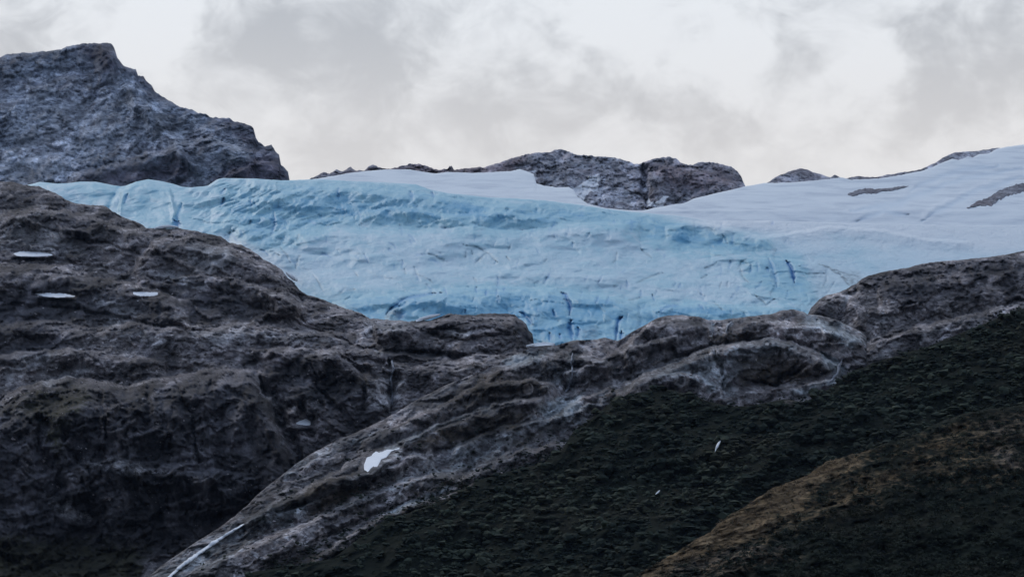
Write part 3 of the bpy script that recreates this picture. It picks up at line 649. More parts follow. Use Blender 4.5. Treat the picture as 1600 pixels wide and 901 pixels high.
steps = [([(0, 335), (60, 325), (130, 335), (200, 352), (240, 360)], 30, 55), ([(-60, 425), (20, 412), (90, 415), (150, 432), (230, 452), (300, 470)], 55, 90), ([(210, 400), (250, 372), (300, 365), (360, 384), (410, 412), (450, 445), (470, 465)], 42, 75),
         ([(230, 440), (300, 428), (370, 436), (430, 452), (480, 480)], 28, 50), ([(-60, 510), (60, 498), (140, 510), (220, 505), (300, 515), (380, 505), (460, 515), (540, 520)], 35, 70), ([(-60, 560), (40, 548), (110, 542), (190, 556), (260, 560)], 32, 50),
         ([(-100, 640), (0, 625), (60, 592), (140, 590), (200, 602), (280, 584), (340, 572), (392, 578), (415, 612), (436, 660), (455, 720)], 120, 260), ([(100, 730), (180, 715), (260, 722), (340, 735), (400, 740)], 30, 90),
         ([(585, 512), (640, 503), (700, 494), (760, 493), (805, 496), (826, 512), (834, 535)], 45, 60), ([(470, 560), (540, 535), (600, 545), (680, 556), (760, 556), (830, 545)], 32, 60), ([(480, 490), (530, 488), (580, 502), (640, 520)], 18, 35), ([(600, 560), (640, 570), (700, 572), (780, 566)], 22, 50),
         ([(400, 545), (450, 540), (520, 548), (560, 575), (600, 600)], 30, 60)]
for a in steps: ls.step(a[0], a[1] * 1.25, a[2])
for p_, w_, A_ in [([(408, 590), (425, 620), (450, 680), (470, 720)], 10, 45), ([(470, 640), (490, 690), (490, 740)], 22, 40), ([(610, 560), (613, 600), (612, 640)], 9, 22), ([(640, 505), (690, 528), (740, 530), (800, 520)], 4, 10), ([(590, 545), (650, 553), (740, 558)], 5, 18), ([(330, 600), (340, 680), (360, 760)], 14, 16), ([(230, 620), (240, 700), (250, 760)], 14, 14), ([(120, 600), (70, 640), (60, 700), (90, 760)], 16, 16)]:
    ls.groove(p_, w_, A_)
for p_, w_, A_ in [([(230, 432), (330, 448), (450, 500), (560, 540)], 2.6, 12), ([(0, 470), (120, 482), (260, 512), (330, 516)], 3, 12), ([(350, 470), (430, 484), (520, 518)], 2.4, 10), ([(60, 352), (130, 372), (230, 398), (330, 402)], 2.4, 9), ([(0, 402), (90, 408), (200, 425)], 2.6, 10), ([(270, 590), (300, 650), (310, 720)], 3, 14), ([(150, 600), (170, 660), (160, 720)], 3, 12), ([(480, 560), (500, 610), (540, 650)], 2.6, 12), ([(560, 560), (572, 600), (566, 650)], 2.4, 12), ([(640, 508), (700, 517), (760, 512), (810, 522)], 2.2, 9), ([(380, 460), (420, 430), (440, 425)], 2, 8)]: ls.groove(p_, w_, A_)
# buttresses and chutes run down the cliff
P_ = ls.P(); cm = polymask(ls.wx, ls.wy, [(-60, 640), (60, 600), (200, 605), (300, 588), (395, 582), (560, 560), (620, 600), (600, 660), (470, 740), (370, 815), (240, 880), (-60, 900)], 22)
bt = fbm(strata(P_ + 12 * np.stack([fbm(P_ / 40, 3), 0 * P_[:, 0], fbm(P_ / 40 + 9, 3)], 1), math.radians(-72), 95, 20), 4, .55, True)
ls.D -= cm * (20 * bt).reshape(ls.px.shape)
# base dips away from the ramp: the cliff stands behind the gully
ls.D += 150 * np.clip((ls.py - 600) / 250, 0, 1)
ls.ledges(420, lambda x, y: -.12 if y < 590 else .3, .3, (4, 13), (4, 13), (12, 75), 4)
rockdisp(ls, math.radians(8), (22, 14, 6), (75, 28, 11), 1.9, 9, 20, .35, lim=3.0, pads=[([(18, 393), (84, 393), (84, 400), (18, 401)], 3.5), ([(52, 457), (120, 459), (120, 466), (52, 463)], 3.5), ([(206, 455), (249, 455), (249, 462), (206, 462)], 3.5), ([(457, 652), (490, 650), (490, 668), (457, 668)], 2.0), ([(236, 350), (284, 350), (284, 360), (236, 360)], 2), ([(443, 422), (470, 430), (470, 442), (443, 436)], 2), ([(645, 496), (690, 488), (692, 495), (650, 505)], 2)])
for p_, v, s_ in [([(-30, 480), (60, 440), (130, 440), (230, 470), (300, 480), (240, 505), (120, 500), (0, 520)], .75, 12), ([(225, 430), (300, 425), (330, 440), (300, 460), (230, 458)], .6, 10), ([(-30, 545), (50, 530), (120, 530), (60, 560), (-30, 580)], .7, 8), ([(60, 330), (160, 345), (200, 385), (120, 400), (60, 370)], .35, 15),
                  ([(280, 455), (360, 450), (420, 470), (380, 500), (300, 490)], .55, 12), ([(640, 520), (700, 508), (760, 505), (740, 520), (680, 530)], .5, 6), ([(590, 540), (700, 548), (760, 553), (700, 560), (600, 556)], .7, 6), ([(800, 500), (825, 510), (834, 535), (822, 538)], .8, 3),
                  ([(400, 560), (500, 560), (580, 600), (620, 640), (560, 680), (480, 640), (420, 600)], .55, 14), ([(480, 520), (560, 520), (580, 560), (500, 550)], .3, 12)]: ls.paint('deep', p_, min(1, v * 1.25), s_)  # dark bands below the ledges, their shade painted into the rock colour
ls.paint('deep', [(-60, 640), (60, 605), (200, 608), (300, 590), (390, 585), (430, 640), (470, 730), (440, 760), (370, 815), (240, 880), (200, 960), (-60, 960)], .82, 18)  # cliff colour darkened to stand for the shade of its steep face
for p_, v, s_ in [([(290, 380), (350, 385), (370, 410), (330, 430), (295, 405)], .6, 6), ([(610, 560), (614, 580), (610, 625), (604, 600)], .45, 4), ([(700, 520), (745, 512), (735, 523), (700, 524)], .7, 3), ([(560, 505), (600, 500), (660, 505), (620, 520), (570, 520)], .45, 5), ([(220, 420), (270, 425), (330, 445), (320, 452), (260, 436)], .5, 4),
                  ([(60, 595), (110, 580), (150, 570), (140, 582), (80, 605)], .5, 3), ([(160, 498), (190, 502), (185, 510), (160, 508)], .6, 3), ([(570, 535), (590, 537), (600, 548), (592, 552)], .8, 2), ([(405, 590), (420, 600), (445, 660), (480, 680), (430, 650)], .4, 5), ([(160, 510), (240, 520), (300, 540), (240, 545)], .35, 6), ([(0, 345), (90, 350), (150, 400), (80, 410), (0, 390)], .3, 10), ([(140, 462), (190, 468), (230, 500), (180, 500)], .4, 6), ([(300, 520), (380, 510), (470, 520), (520, 535), (420, 535), (330, 545)], .35, 8), ([(0, 580), (40, 560), (90, 552), (60, 575), (10, 600)], .45, 5), ([(130, 720), (200, 722), (260, 735), (200, 740)], .4, 6), ([(70, 770), (110, 785), (140, 810), (120, 812), (80, 790)], .45, 5), ([(560, 600), (600, 590), (640, 590), (620, 640), (580, 640)], .35, 8)]: ls.paint('pale', p_, min(1, v * 1.5), s_)
for p_, v, s_ in [([(0, 300), (60, 310), (110, 330), (160, 380), (90, 400), (0, 380)], .25, 14), ([(0, 640), (50, 610), (120, 600), (160, 620), (110, 650), (90, 720), (60, 660)], .6, 8), ([(-30, 830), (150, 845), (230, 850), (200, 960), (-30, 960)], .8, 10)]: ls.paint('moss', p_, v, s_)
for a in ('deep', 'pale', 'moss', 'snow'): ls.field(a)
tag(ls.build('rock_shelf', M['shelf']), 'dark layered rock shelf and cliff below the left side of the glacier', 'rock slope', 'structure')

# ------------------------------------------------------------------ central ice-worn slabs
cs = Land([(60, 1000), (160, 950), (232, 900), (262, 876), (300, 850), (340, 825), (370, 803), (385, 790), (402, 772), (422, 756), (440, 742), (460, 726), (480, 712), (500, 702), (520, 690), (545, 680), (562, 672), (600, 655), (625, 640), (650, 625), (675, 612), (700, 600), (730, 588), (760, 572), (800, 556), (825, 545), (838, 538), (855, 537), (870, 539), (885, 534), (903, 531), (925, 531), (945, 527), (955, 529), (965, 533), (975, 527), (985, 520), (1000, 512), (1012, 505), (1025, 497), (1045, 492), (1065, 492), (1090, 494), (1108, 500), (1125, 500), (1150, 497), (1180, 493), (1205, 490), (1222, 485), (1240, 483), (1255, 487), (1262, 491), (1285, 493), (1305, 499), (1325, 508), (1345, 518), (1356, 528), (1352, 538), (1335, 548), (1326, 562), (1318, 580), (1340, 620), (1400, 700)],
          [(60, 1050), (700, 960), (1400, 800)], lambda x, y: Drock(x, y) - 60, 2, x0=60, x1=1400, jag=.9, jags=14, seed=8, foot=CF)
cs.warp(12, 30); cs.round_crest(35, 30)
steps = [([(480, 762), (540, 725), (600, 700), (660, 672), (710, 652), (760, 634), (800, 625), (850, 618)], 42, 50), ([(380, 812), (440, 778), (500, 752), (560, 735), (620, 712), (680, 700)], 32, 50), ([(300, 890), (400, 845), (500, 805), (560, 770), (640, 745), (720, 735)], 34, 60), ([(480, 880), (560, 820), (640, 785), (720, 765), (800, 740)], 28, 50),
         ([(560, 690), (620, 665), (690, 630), (750, 600), (830, 590), (870, 600)], 30, 45), ([(760, 585), (820, 560), (880, 552), (930, 556), (960, 570)], 30, 50), ([(880, 580), (930, 560), (980, 545), (1030, 530), (1060, 520)], 26, 40), ([(975, 545), (1010, 505), (1060, 498), (1110, 505), (1150, 520)], 36, 55),
         ([(960, 612), (1000, 588), (1040, 570), (1080, 552), (1120, 540), (1160, 531), (1200, 527), (1240, 534), (1280, 550), (1312, 576)], 55, 80), ([(1130, 505), (1180, 498), (1230, 500), (1280, 503), (1330, 520), (1356, 532)], 40, 55), ([(930, 620), (980, 600), (1030, 582), (1090, 585), (1130, 605), (1160, 625)], 20, 50),
         ([(1150, 612), (1200, 606), (1240, 596), (1290, 592), (1315, 590)], 22, 30), ([(700, 700), (760, 672), (830, 655), (900, 640), (930, 625)], 24, 40), ([(700, 760), (760, 725), (830, 700), (880, 690)], 22, 40), ([(860, 650), (900, 625), (960, 600), (1000, 590)], 20, 30)]
for a in steps: cs.step(a[0], a[1] * 1.6, a[2] * .9)
for p_, w_, A_ in [([(1118, 545), (1124, 570), (1128, 600), (1132, 622)], 3, 14), ([(880, 590), (895, 605), (885, 630)], 9, 16), ([(1080, 500), (1100, 515), (1095, 530)], 6, 6), ([(1000, 520), (1020, 545), (1000, 570)], 8, 8), ([(1210, 600), (1240, 585), (1300, 580)], 8, 12), ([(900, 565), (905, 590), (880, 620), (840, 650)], 8, 10)]: cs.groove(p_, w_, A_)
for p_ in [[(1025, 572), (1060, 556), (1110, 543), (1150, 533), (1200, 528)], [(1215, 527), (1240, 531), (1280, 555), (1315, 568)], [(965, 545), (990, 522), (1020, 508)], [(600, 545), (700, 556), (820, 548)], [(580, 742), (640, 712), (700, 700)], [(430, 800), (520, 768), (570, 752)], [(860, 560), (905, 575), (960, 560)], [(1165, 592), (1210, 602), (1260, 598)], [(640, 690), (720, 655), (800, 632)], [(480, 850), (560, 812), (640, 780)]]: cs.groove(p_, 3.2, 18)
cs.ledges(480, lambda x, y: .5 if x < 900 else .15, .25, (3, 10), (4, 12), (15, 80), 5, (220, 490, 1360, 900))
rockdisp(cs, math.radians(26), (12, 8, 4.5), (70, 28, 10), 2.4, 9, 17, .5, streak=(80, 8), lim=3.2, pads=[([(562, 722), (572, 708), (600, 698), (628, 694), (628, 706), (600, 722), (580, 742), (562, 740)], 3), ([(818, 533), (872, 532), (872, 545), (818, 546)], 2.2)])
for p_, v, s_ in [([(230, 905), (300, 860), (380, 805), (470, 770), (560, 735), (640, 700), (600, 735), (500, 790), (400, 845), (300, 905)], .5, 10), ([(415, 758), (470, 718), (560, 680), (600, 672), (520, 705), (450, 750)], .45, 6), ([(590, 705), (680, 662), (760, 633), (800, 628), (690, 668), (610, 712)], .55, 4),
                  ([(840, 640), (870, 625), (905, 615), (910, 640), (880, 655), (850, 650)], .85, 6), ([(780, 560), (830, 545), (860, 545), (840, 565), (800, 572)], .75, 6), ([(860, 575), (885, 570), (880, 600), (862, 595)], .6, 5), ([(885, 548), (898, 550), (900, 610), (888, 610)], .55, 3),
                  ([(700, 660), (800, 640), (900, 630), (960, 600), (1000, 590), (920, 660), (840, 700), (740, 740), (680, 760)], .4, 12), ([(1000, 585), (1060, 562), (1130, 545), (1200, 530), (1250, 540), (1200, 570), (1150, 600), (1150, 625), (1080, 600), (1040, 590)], .55, 10),
                  ([(1260, 492), (1310, 502), (1352, 528), (1330, 545), (1290, 520), (1250, 505)], .75, 6), ([(1280, 550), (1310, 562), (1320, 575), (1310, 590), (1290, 570)], .95, 3), ([(1240, 610), (1290, 592), (1318, 575), (1300, 605), (1260, 620)], .75, 4), ([(1150, 540), (1200, 530), (1250, 545), (1300, 575), (1250, 560), (1180, 550)], .35, 8),
                  ([(500, 800), (600, 740), (700, 715), (720, 730), (640, 765), (560, 800)], .35, 10), ([(600, 800), (700, 755), (705, 760), (620, 802)], .9, 2), ([(1240, 494), (1262, 490), (1300, 498), (1290, 508)], .5, 3), ([(1110, 502), (1116, 502), (1114, 528), (1110, 528)], .8, 1.5), ([(1133, 520), (1136, 508), (1146, 502), (1140, 512), (1137, 520)], .8, 1.5)]: cs.paint('pale', p_, v, s_)
for p_, v, s_ in [([(620, 700), (690, 668), (760, 645), (830, 640), (820, 665), (740, 690), (660, 698)], .7, 6), ([(690, 640), (720, 605), (770, 580), (850, 590), (850, 615), (770, 628), (700, 645)], .6, 8), ([(430, 790), (500, 752), (560, 732), (540, 750), (460, 790)], .75, 5), ([(1150, 560), (1200, 545), (1260, 562), (1300, 580), (1250, 600), (1200, 605), (1150, 600)], .6, 8),
                  ([(500, 775), (560, 752), (580, 760), (530, 790), (480, 810)], .8, 5), ([(780, 690), (840, 665), (880, 660), (850, 690), (800, 710)], .5, 6), ([(1100, 525), (1150, 515), (1190, 518), (1160, 530), (1110, 535)], .7, 5), ([(860, 690), (720, 745), (600, 800), (520, 850), (380, 890), (340, 960), (760, 960), (900, 800)], .35, 8), ([(640, 770), (720, 735), (760, 740), (700, 760), (640, 790)], .5, 5)]: cs.paint('moss', p_, v, s_)
cs.paint('deep', [(870, 700), (740, 752), (620, 800), (540, 850), (400, 890), (340, 960), (760, 960), (900, 800)], .9, 8)
for p_, v, s_ in [([(1160, 580), (1220, 575), (1290, 580), (1280, 592), (1180, 605)], .8, 6), ([(1000, 525), (1040, 515), (1060, 540), (1020, 560), (985, 570)], .35, 10), ([(940, 545), (970, 540), (975, 570), (940, 580)], .35, 8), ([(1080, 500), (1112, 503), (1100, 512), (1075, 508)], .6, 4), ([(960, 590), (1040, 560), (1100, 540), (1060, 548), (990, 565)], .5, 4), ([(1200, 490), (1240, 486), (1262, 492), (1200, 500)], .5, 4), ([(540, 700), (620, 672), (700, 640), (640, 690), (600, 698)], .45, 6)]: cs.paint('deep', p_, v, s_)
for a in ('deep', 'pale', 'moss', 'snow'): cs.field(a)
tag(cs.build('rock_slabs', M['slab']), 'ice-worn grey rock slabs and domes descending diagonally below the glacier snout', 'rock slope', 'structure')

# ------------------------------------------------------------------ forested hill
def Dfor(x, y): return 1900 + (900 - y) * 1.35 - np.clip((x - 700) / 900, 0, 1) * 230
fh = Land([(200, 1000), (340, 925), (395, 893), (450, 885), (520, 872), (560, 842), (600, 812), (640, 800), (700, 778), (745, 750), (790, 738), (850, 722), (878, 702), (895, 675), (925, 652), (955, 628), (990, 614), (1020, 609), (1045, 608), (1080, 616), (1110, 628), (1140, 634), (1170, 634), (1200, 628), (1225, 623), (1260, 628), (1290, 611), (1330, 581), (1370, 565), (1400, 556), (1450, 541), (1500, 521), (1560, 496), (1600, 481), (1700, 440), (2100, 300)],
          960, Dfor, 3, x0=200, jag=1, jags=16, seed=9, foot=(950., -5.))
fh.warp(12, 30); fh.round_crest(30, 40)
for a in [([(900, 700), (1000, 660), (1100, 670), (1200, 690), (1300, 700)], 30, 90), ([(600, 850), (720, 800), (860, 790), (1000, 800), (1060, 830)], 30, 90), ([(1200, 680), (1300, 640), (1420, 600), (1560, 560), (1640, 550)], 35, 90)]: fh.step(*a)
P = fh.P(); fh.D -= (30 * fbm(P / 90, 4) + 22 * fbm(strata(P, math.radians(48), 150, 34), 4, .55, True) + 7 * fbm(P / 25, 3)).reshape(fh.px.shape)
for p_, v, s_ in [([(700, 752), (745, 735), (740, 760), (700, 770)], .5, 5), ([(1225, 618), (1260, 622), (1250, 640), (1225, 636)], .4, 4)]: fh.paint('pale', p_, v, s_)
for a in ('deep', 'pale', 'moss', 'snow'): fh.field(a)
tag(fh.build('forested_hill', M['hillrock']), 'steep hillside under dark evergreen forest at the lower right', 'hillside', 'structure')

# ------------------------------------------------------------------ near ridge with brown grass
def Dnr(x, y): return 1400 + (900 - y) * 1.15 - (x - 1000) * .1
nr_ = Land([(820, 1010), (900, 960), (960, 918), (1000, 893), (1030, 877), (1062, 860), (1085, 842), (1110, 832), (1120, 818), (1150, 798), (1180, 780), (1200, 765), (1235, 752), (1262, 742), (1290, 722), (1330, 710), (1352, 705), (1390, 690), (1430, 678), (1460, 662), (1500, 648), (1540, 640), (1600, 632), (1700, 610), (2100, 540)],
           960, Dnr, 2.5, x0=820, jag=2.2, jags=11, seed=10, foot=(800., -5.))
nr_.warp(30, 26); nr_.round_crest(22, 30)
for a in [([(1100, 900), (1180, 850), (1260, 800), (1340, 770), (1440, 760)], 18, 60), ([(1300, 745), (1400, 730), (1500, 720), (1600, 715)], 16, 50), ([(1250, 850), (1350, 820), (1450, 800), (1600, 800)], 18, 70), ([(1400, 690), (1480, 680), (1560, 672), (1640, 668)], 12, 40)]: nr_.step(*a)
P = nr_.P(); nr_.D -= (20 * fbm(P / 60, 4) + 9 * fbm(strata(P, math.radians(28), 36, 12), 4, .6, True) + 5 * fbm(P / 7, 3, .6)).reshape(nr_.px.shape)
nr_.attrs['tone'] = (1.6 * fbm(strata(P, math.radians(28), 22, 7), 4, .7)).reshape(nr_.px.shape)
for p_, v, s_ in [([(990, 905), (1060, 862), (1120, 820), (1200, 768), (1290, 722), (1352, 706), (1330, 730), (1270, 765), (1250, 795), (1200, 825), (1160, 850), (1060, 875), (1000, 915)], 1.0, 12), ([(1130, 850), (1250, 795), (1340, 730), (1400, 735), (1380, 780), (1290, 810), (1200, 850)], .42, 14), ([(1020, 905), (1100, 865), (1200, 850), (1260, 870), (1120, 905)], .4, 12), ([(1400, 690), (1500, 660), (1600, 650), (1600, 760), (1500, 770), (1400, 740)], .3, 16), ([(1350, 705), (1430, 678), (1500, 650), (1600, 636), (1620, 690), (1500, 710), (1420, 705), (1330, 735)], .28, 12), ([(1340, 735), (1410, 740), (1420, 760), (1350, 765)], .5, 8)]: nr_.paint('moss', p_, v, s_)
for p_, v, s_ in [([(1540, 690), (1590, 700), (1590, 735), (1560, 725)], .5, 8), ([(1530, 650), (1600, 645), (1600, 700), (1540, 690)], .3, 12), ([(1010, 895), (1080, 860), (1180, 850), (1260, 850), (1200, 880), (1100, 905)], .38, 12), ([(1080, 870), (1110, 860), (1100, 885)], .45, 5)]: nr_.paint('pale', p_, v, s_)
for a in ('deep', 'pale', 'moss', 'snow'): nr_.field(a)
tag(nr_.build('grassy_ridge', M['hillrock']), 'nearer ridge with brown grass and dark scrub in the lower right corner', 'hillside', 'structure')

# ------------------------------------------------------------------ vegetation
def tuft_crowns(name, spots, scale, mat, label, tones):
    """each crown is three to four uneven foliage clumps of its own shape"""
    o6 = np.array([(1, 0, 0), (-1, 0, 0), (0, 1, 0), (0, -1, 0), (0, 0, 1), (0, 0, -1)], float)
    f8 = [(0, 2, 4), (2, 1, 4), (1, 3, 4), (3, 0, 4), (2, 0, 5), (1, 2, 5), (3, 1, 5), (0, 3, 5)]
    vs = list(map(tuple, o6)); idx = {}; fs = []
    def mid(a, b):
        k = (min(a, b), max(a, b))
        if k not in idx: m = (np.array(vs[a]) + vs[b]); vs.append(tuple(m / np.linalg.norm(m))); idx[k] = len(vs) - 1
        return idx[k]
    for a, b, c in f8:
        x, y, z = mid(a, b), mid(b, c), mid(c, a); fs += [(a, x, z), (x, b, y), (z, y, c), (x, y, z)]
    B = np.array(vs); Fb = np.array(fs); rng = np.random.default_rng(8); n = len(spots); out = []
    for k in range(10):
        V = []
        for j in range(3):
            r = rng.uniform(.42, .7) * (1 if j else 1.1); c = rng.normal(size=3) * np.array([.42, .42, .2]); c[2] += .55
            V.append(B * r * rng.uniform(.5, 1.45, (len(B), 1)) * np.array([1, 1, .85]) + c)
        out.append(np.concatenate(V))
    kk = rng.integers(0, 10, n); PV = np.array(out)[kk]; m = PV.shape[1]
    th = rng.uniform(0, 6.28, n); c_, s_ = np.cos(th)[:, None], np.sin(th)[:, None]; S = scale[:, None]
    V = np.stack([(PV[..., 0] * c_ - PV[..., 1] * s_) * S, (PV[..., 0] * s_ + PV[..., 1] * c_) * S, PV[..., 2] * S * rng.uniform(.5, .95, (n, 1))], -1) + spots[:, None]
    Fa = np.concatenate([Fb + 18 * j for j in range(3)]); Fq = (Fa[None] + (np.arange(n) * m)[:, None, None]).reshape(-1, 3)
    tone = (tones if tones is not None else rng.uniform(0, 1, n))[:, None] * .8 + rng.uniform(-.12, .18, (n, m))
    return tag(make_mesh(name, V.reshape(-1, 3), Fq, mat, {'tone': tone.ravel()}, smooth=False), label, kind='stuff')
def crowns(name, spots, scale, mat, label, leaves=44, squash=.8, size=.30, cat=None, tones=None, tufts=False):
    """one mass of small trees: every crown is many small leaf clumps spread through its volume, over a short trunk"""
    n = len(spots); sc_ = scale
    var = 6; rng = np.random.default_rng(5)
    if tufts: return tuft_crowns(name, spots, scale, mat, label, tones)
    protoV, protoT = [], []
    for k in range(var):
        lob = rng.normal(size=(5, 3)) * np.array([.38, .38, .22]); lob[:, 2] += .15
        c = lob[rng.integers(0, 5, leaves)] + rng.normal(size=(leaves, 3)) * np.array([.27, .27, .22])
        nrm = c / np.linalg.norm(c, axis=1)[:, None] + rng.normal(size=(leaves, 3)) * .5; nrm[:, 2] += .5; nrm /= np.linalg.norm(nrm, axis=1)[:, None]
        a = np.cross(nrm, rng.normal(size=(leaves, 3))); a /= np.linalg.norm(a, axis=1)[:, None]; b = np.cross(nrm, a)
        s1 = size * rng.uniform(.6, 1.3, (leaves, 1)); s2 = size * rng.uniform(.5, 1.0, (leaves, 1))
        q = np.stack([c + a * s1, c + b * s2, c - a * s1, c - b * s2], 1)
        q[..., 2] = q[..., 2] * squash + .75
        protoV.append(q.reshape(-1, 3)); protoT.append(np.repeat(rng.uniform(0, 1, leaves), 4))
    kk = rng.integers(0, var, n); PV = np.array(protoV)[kk]; PT = np.array(protoT)[kk]
    th = rng.uniform(0, 6.28, n); c_, s_ = np.cos(th)[:, None], np.sin(th)[:, None]
    x = PV[..., 0] * c_ - PV[..., 1] * s_; y = PV[..., 0] * s_ + PV[..., 1] * c_
    S = sc_[:, None]
    V = np.stack([x * S, y * S, PV[..., 2] * S * rng.uniform(.75, 1.3, (n, 1))], -1) + spots[:, None]
    tone = (PT * .6 + (tones if tones is not None else rng.uniform(0, 1, n))[:, None] * .55 - .05).ravel()
    V = V.reshape(-1, 3); Fq = np.arange(len(V)).reshape(-1, 4)
    o = make_mesh(name, V, Fq, mat, {'tone': tone}, smooth=False)
    return tag(o, label, cat, 'stuff')
def scatter(L, n, lo=0, dens=None, x0=-40, x1=1640, ymax=935):
    px = RNG.uniform(max(x0, L.X[0]), min(x1, L.X[-1]), n); cr = np.interp(px, L.X, L.cr)
    py = RNG.uniform(0, 1, n) ** 1.0 * 460 + cr + lo
    m = (py < ymax)
    if dens is not None: m &= RNG.uniform(0, 1, n) < dens(px, py)
    px, py = px[m], py[m]; D = L.lookup(px, py); return world(px, py, D), px, py
def pnoise(px, py, s, seed): return fbm(np.stack([px / s, py / s * 1.4, px * 0 + seed], 1), 4, .55)
S, px, py = scatter(fh, 25000, 1, lambda x, y: np.clip(.98 - .75 * (pnoise(x, y, 32, 3) > .34), 0, 1) * np.clip(1 - .6 * (x < 620), .3, 1))
crowns('forest', S - np.array([0, 0, 1.0]), RNG.uniform(2.2, 4.6, len(S)) * RNG.choice([.5, .9, 1.7], len(S), p=[.55, .33, .12]) * (1 - .2 * (px < 700)), M['leaf'], 'dark evergreen forest covering the hillside below the rock slabs', 44, .9, .24, tufts=True, tones=np.clip(.45 + fbm(strata(S, math.radians(48), 95, 24), 4, .6) * 2.4 + pnoise(px, py, 14, 9) * 1.2 + RNG.normal(0, .12, len(px)), 0, 1.5))
brown = nr_.field('moss')
def dn(x, y):
    x = x + 26 * pnoise(x, y, 26, 11); y = y + 18 * pnoise(x, y, 24, 12)
    u = pnoise(x, y, 26, 5); cr = np.interp(x, nr_.X, nr_.cr)
    on = polymask(x, y, [(985, 915), (1060, 858), (1120, 815), (1200, 760), (1290, 715), (1352, 700), (1335, 725), (1275, 765), (1250, 795), (1200, 825), (1160, 850), (1060, 880), (1000, 925)], 8)
    on = np.maximum(on, .6 * polymask(x, y, [(1130, 850), (1250, 795), (1340, 720), (1480, 670), (1600, 650), (1600, 740), (1400, 760), (1380, 780), (1290, 810), (1200, 860)], 20) * (pnoise(x, y, 20, 31) > -.05))
    return np.clip(.5 + u * 1.6, .05, 1) * (1 - .93 * on) * np.interp(y - cr, [0, 60, 120], [.35, .5, 1])
S, px, py = scatter(nr_, 26000, 0, dn)
crowns('scrub', S - np.array([0, 0, .6]), RNG.uniform(1.0, 2.6, len(S)), M['leaf'], 'dark low scrub scattered over the nearer brown grass ridge', 26, .7, .28, tones=np.clip(.45 + pnoise(px, py, 20, 2) + RNG.normal(0, .2, len(px)), 0, 1))
S, px, py = scatter(nr_, 16000, 0, lambda x, y: np.clip(polymask(x, y, [(985, 915), (1060, 862), (1120, 820), (1200, 765), (1290, 720), (1352, 705), (1335, 730), (1275, 765), (1250, 795), (1200, 825), (1160, 850), (1060, 875), (1000, 925)], 10) + .22 * (pnoise(x, y, 22, 7) > .05) * (y < 800), 0, 1))
crowns('tussock_grass', S - np.array([0, 0, .3]), RNG.uniform(.6, 1.3, len(S)), M['tuss'], 'tawny brown tussock grass along the crest of the nearer ridge', 14, .8, .34)
# low scrub along the edges of the slabs and in the lower left corner
S, px, py = scatter(cs, 30000, 2, lambda x, y: polymask(x, y, [(878, 690), (740, 745), (620, 790), (540, 835), (470, 860), (380, 888), (340, 960), (760, 960), (900, 800)], 14) * (pnoise(x, y, 22, 4) > -.3))
S2, p2, q2 = scatter(ls, 9000, 2, lambda x, y: polymask(x, y, [(-40, 825), (60, 840), (150, 850), (230, 862), (200, 960), (-40, 960)], 14) * (pnoise(x, y, 25, 4) > -.1)); 
S3, p3, q3 = scatter(cs, 9000, 2, lambda x, y: (polymask(x, y, [(500, 780), (570, 752), (585, 762), (540, 790), (480, 815)], 6) + polymask(x, y, [(640, 775), (720, 735), (760, 742), (700, 765), (640, 795)], 6) + polymask(x, y, [(1215, 612), (1255, 618), (1240, 632), (1210, 632)], 5) + polymask(x, y, [(780, 695), (840, 668), (880, 662), (850, 692), (800, 712)], 6) * .6))
def fringe(x, y):
    ed = np.interp(x, fh.X, fh.cr); h = ed - y; return np.clip(1 - h / np.where(x < 960, 22, 10), 0, 1) ** 1.5 * (h > -6) * (pnoise(x, y, 18, 6) > -.05) * (x > 560)
S4, p4, q4 = scatter(cs, 40000, 2, fringe, x0=560, x1=1390); S5, p5, q5 = scatter(rs, 14000, 2, fringe, x0=1300, x1=1620)
S6, p6, q6 = scatter(cs, 26000, 2, lambda x, y: (pnoise(x - y * 1.1, y + x * .55, 30, 41) > .22) * (x < 960) * (y > 640) * .8)
S = np.concatenate([S, S2, S3, S4, S5, S6])
crowns('alpine_scrub', S - np.array([0, 0, .5]), RNG.uniform(.8, 2.2, len(S)), M['leaf'], 'low dark scrub between the lower rock slabs', 22, .7, .36, tufts=True)

def stones(name, spots, scale, label, mat):
    o6 = np.array([(1, 0, 0), (-1, 0, 0), (0, 1, 0), (0, -1, 0), (0, 0, 1), (0, 0, -1)], float)
    f8 = np.array([(0, 2, 4), (2, 1, 4), (1, 3, 4), (3, 0, 4), (2, 0, 5), (1, 2, 5), (3, 1, 5), (0, 3, 5)])
    n = len(spots); r = np.random.default_rng(3)
    V = o6[None] * r.uniform(.5, 1.3, (n, 6, 1)) + r.normal(0, .22, (n, 6, 3)); V[..., 2] *= .7
    th = r.uniform(0, 6.28, n); c_, s_ = np.cos(th)[:, None], np.sin(th)[:, None]
    V = np.stack([V[..., 0] * c_ - V[..., 1] * s_, V[..., 0] * s_ + V[..., 1] * c_, V[..., 2]], -1) * scale[:, None, None] + spots[:, None]
    Fq = (f8[None] + (np.arange(n) * 6)[:, None, None]).reshape(-1, 3)
    return tag(make_mesh(name, V.reshape(-1, 3), Fq, mat, {'tone': np.repeat(r.uniform(-.6, 1.1, n), 6)}, smooth=False), label, kind='stuff')
def scree_dens(x, y): return np.clip(pnoise(x, y, 40, 21) * 1.6 + .15 + .5 * pnoise(x, y, 12, 22), 0, 1) * np.where(y < 600, 1, .45)
S, px, py = scatter(ls, 16000, 1, scree_dens, ymax=900)
S2, p2, q2 = scatter(cs, 18000, 3, lambda x, y: scree_dens(x, y + 60) * (y < np.interp(x, fh.X, fh.cr)))
S3, p3, q3 = scatter(rs, 4000, 1, lambda x, y: scree_dens(x, y) * (y < np.interp(x, fh.X, fh.cr)))
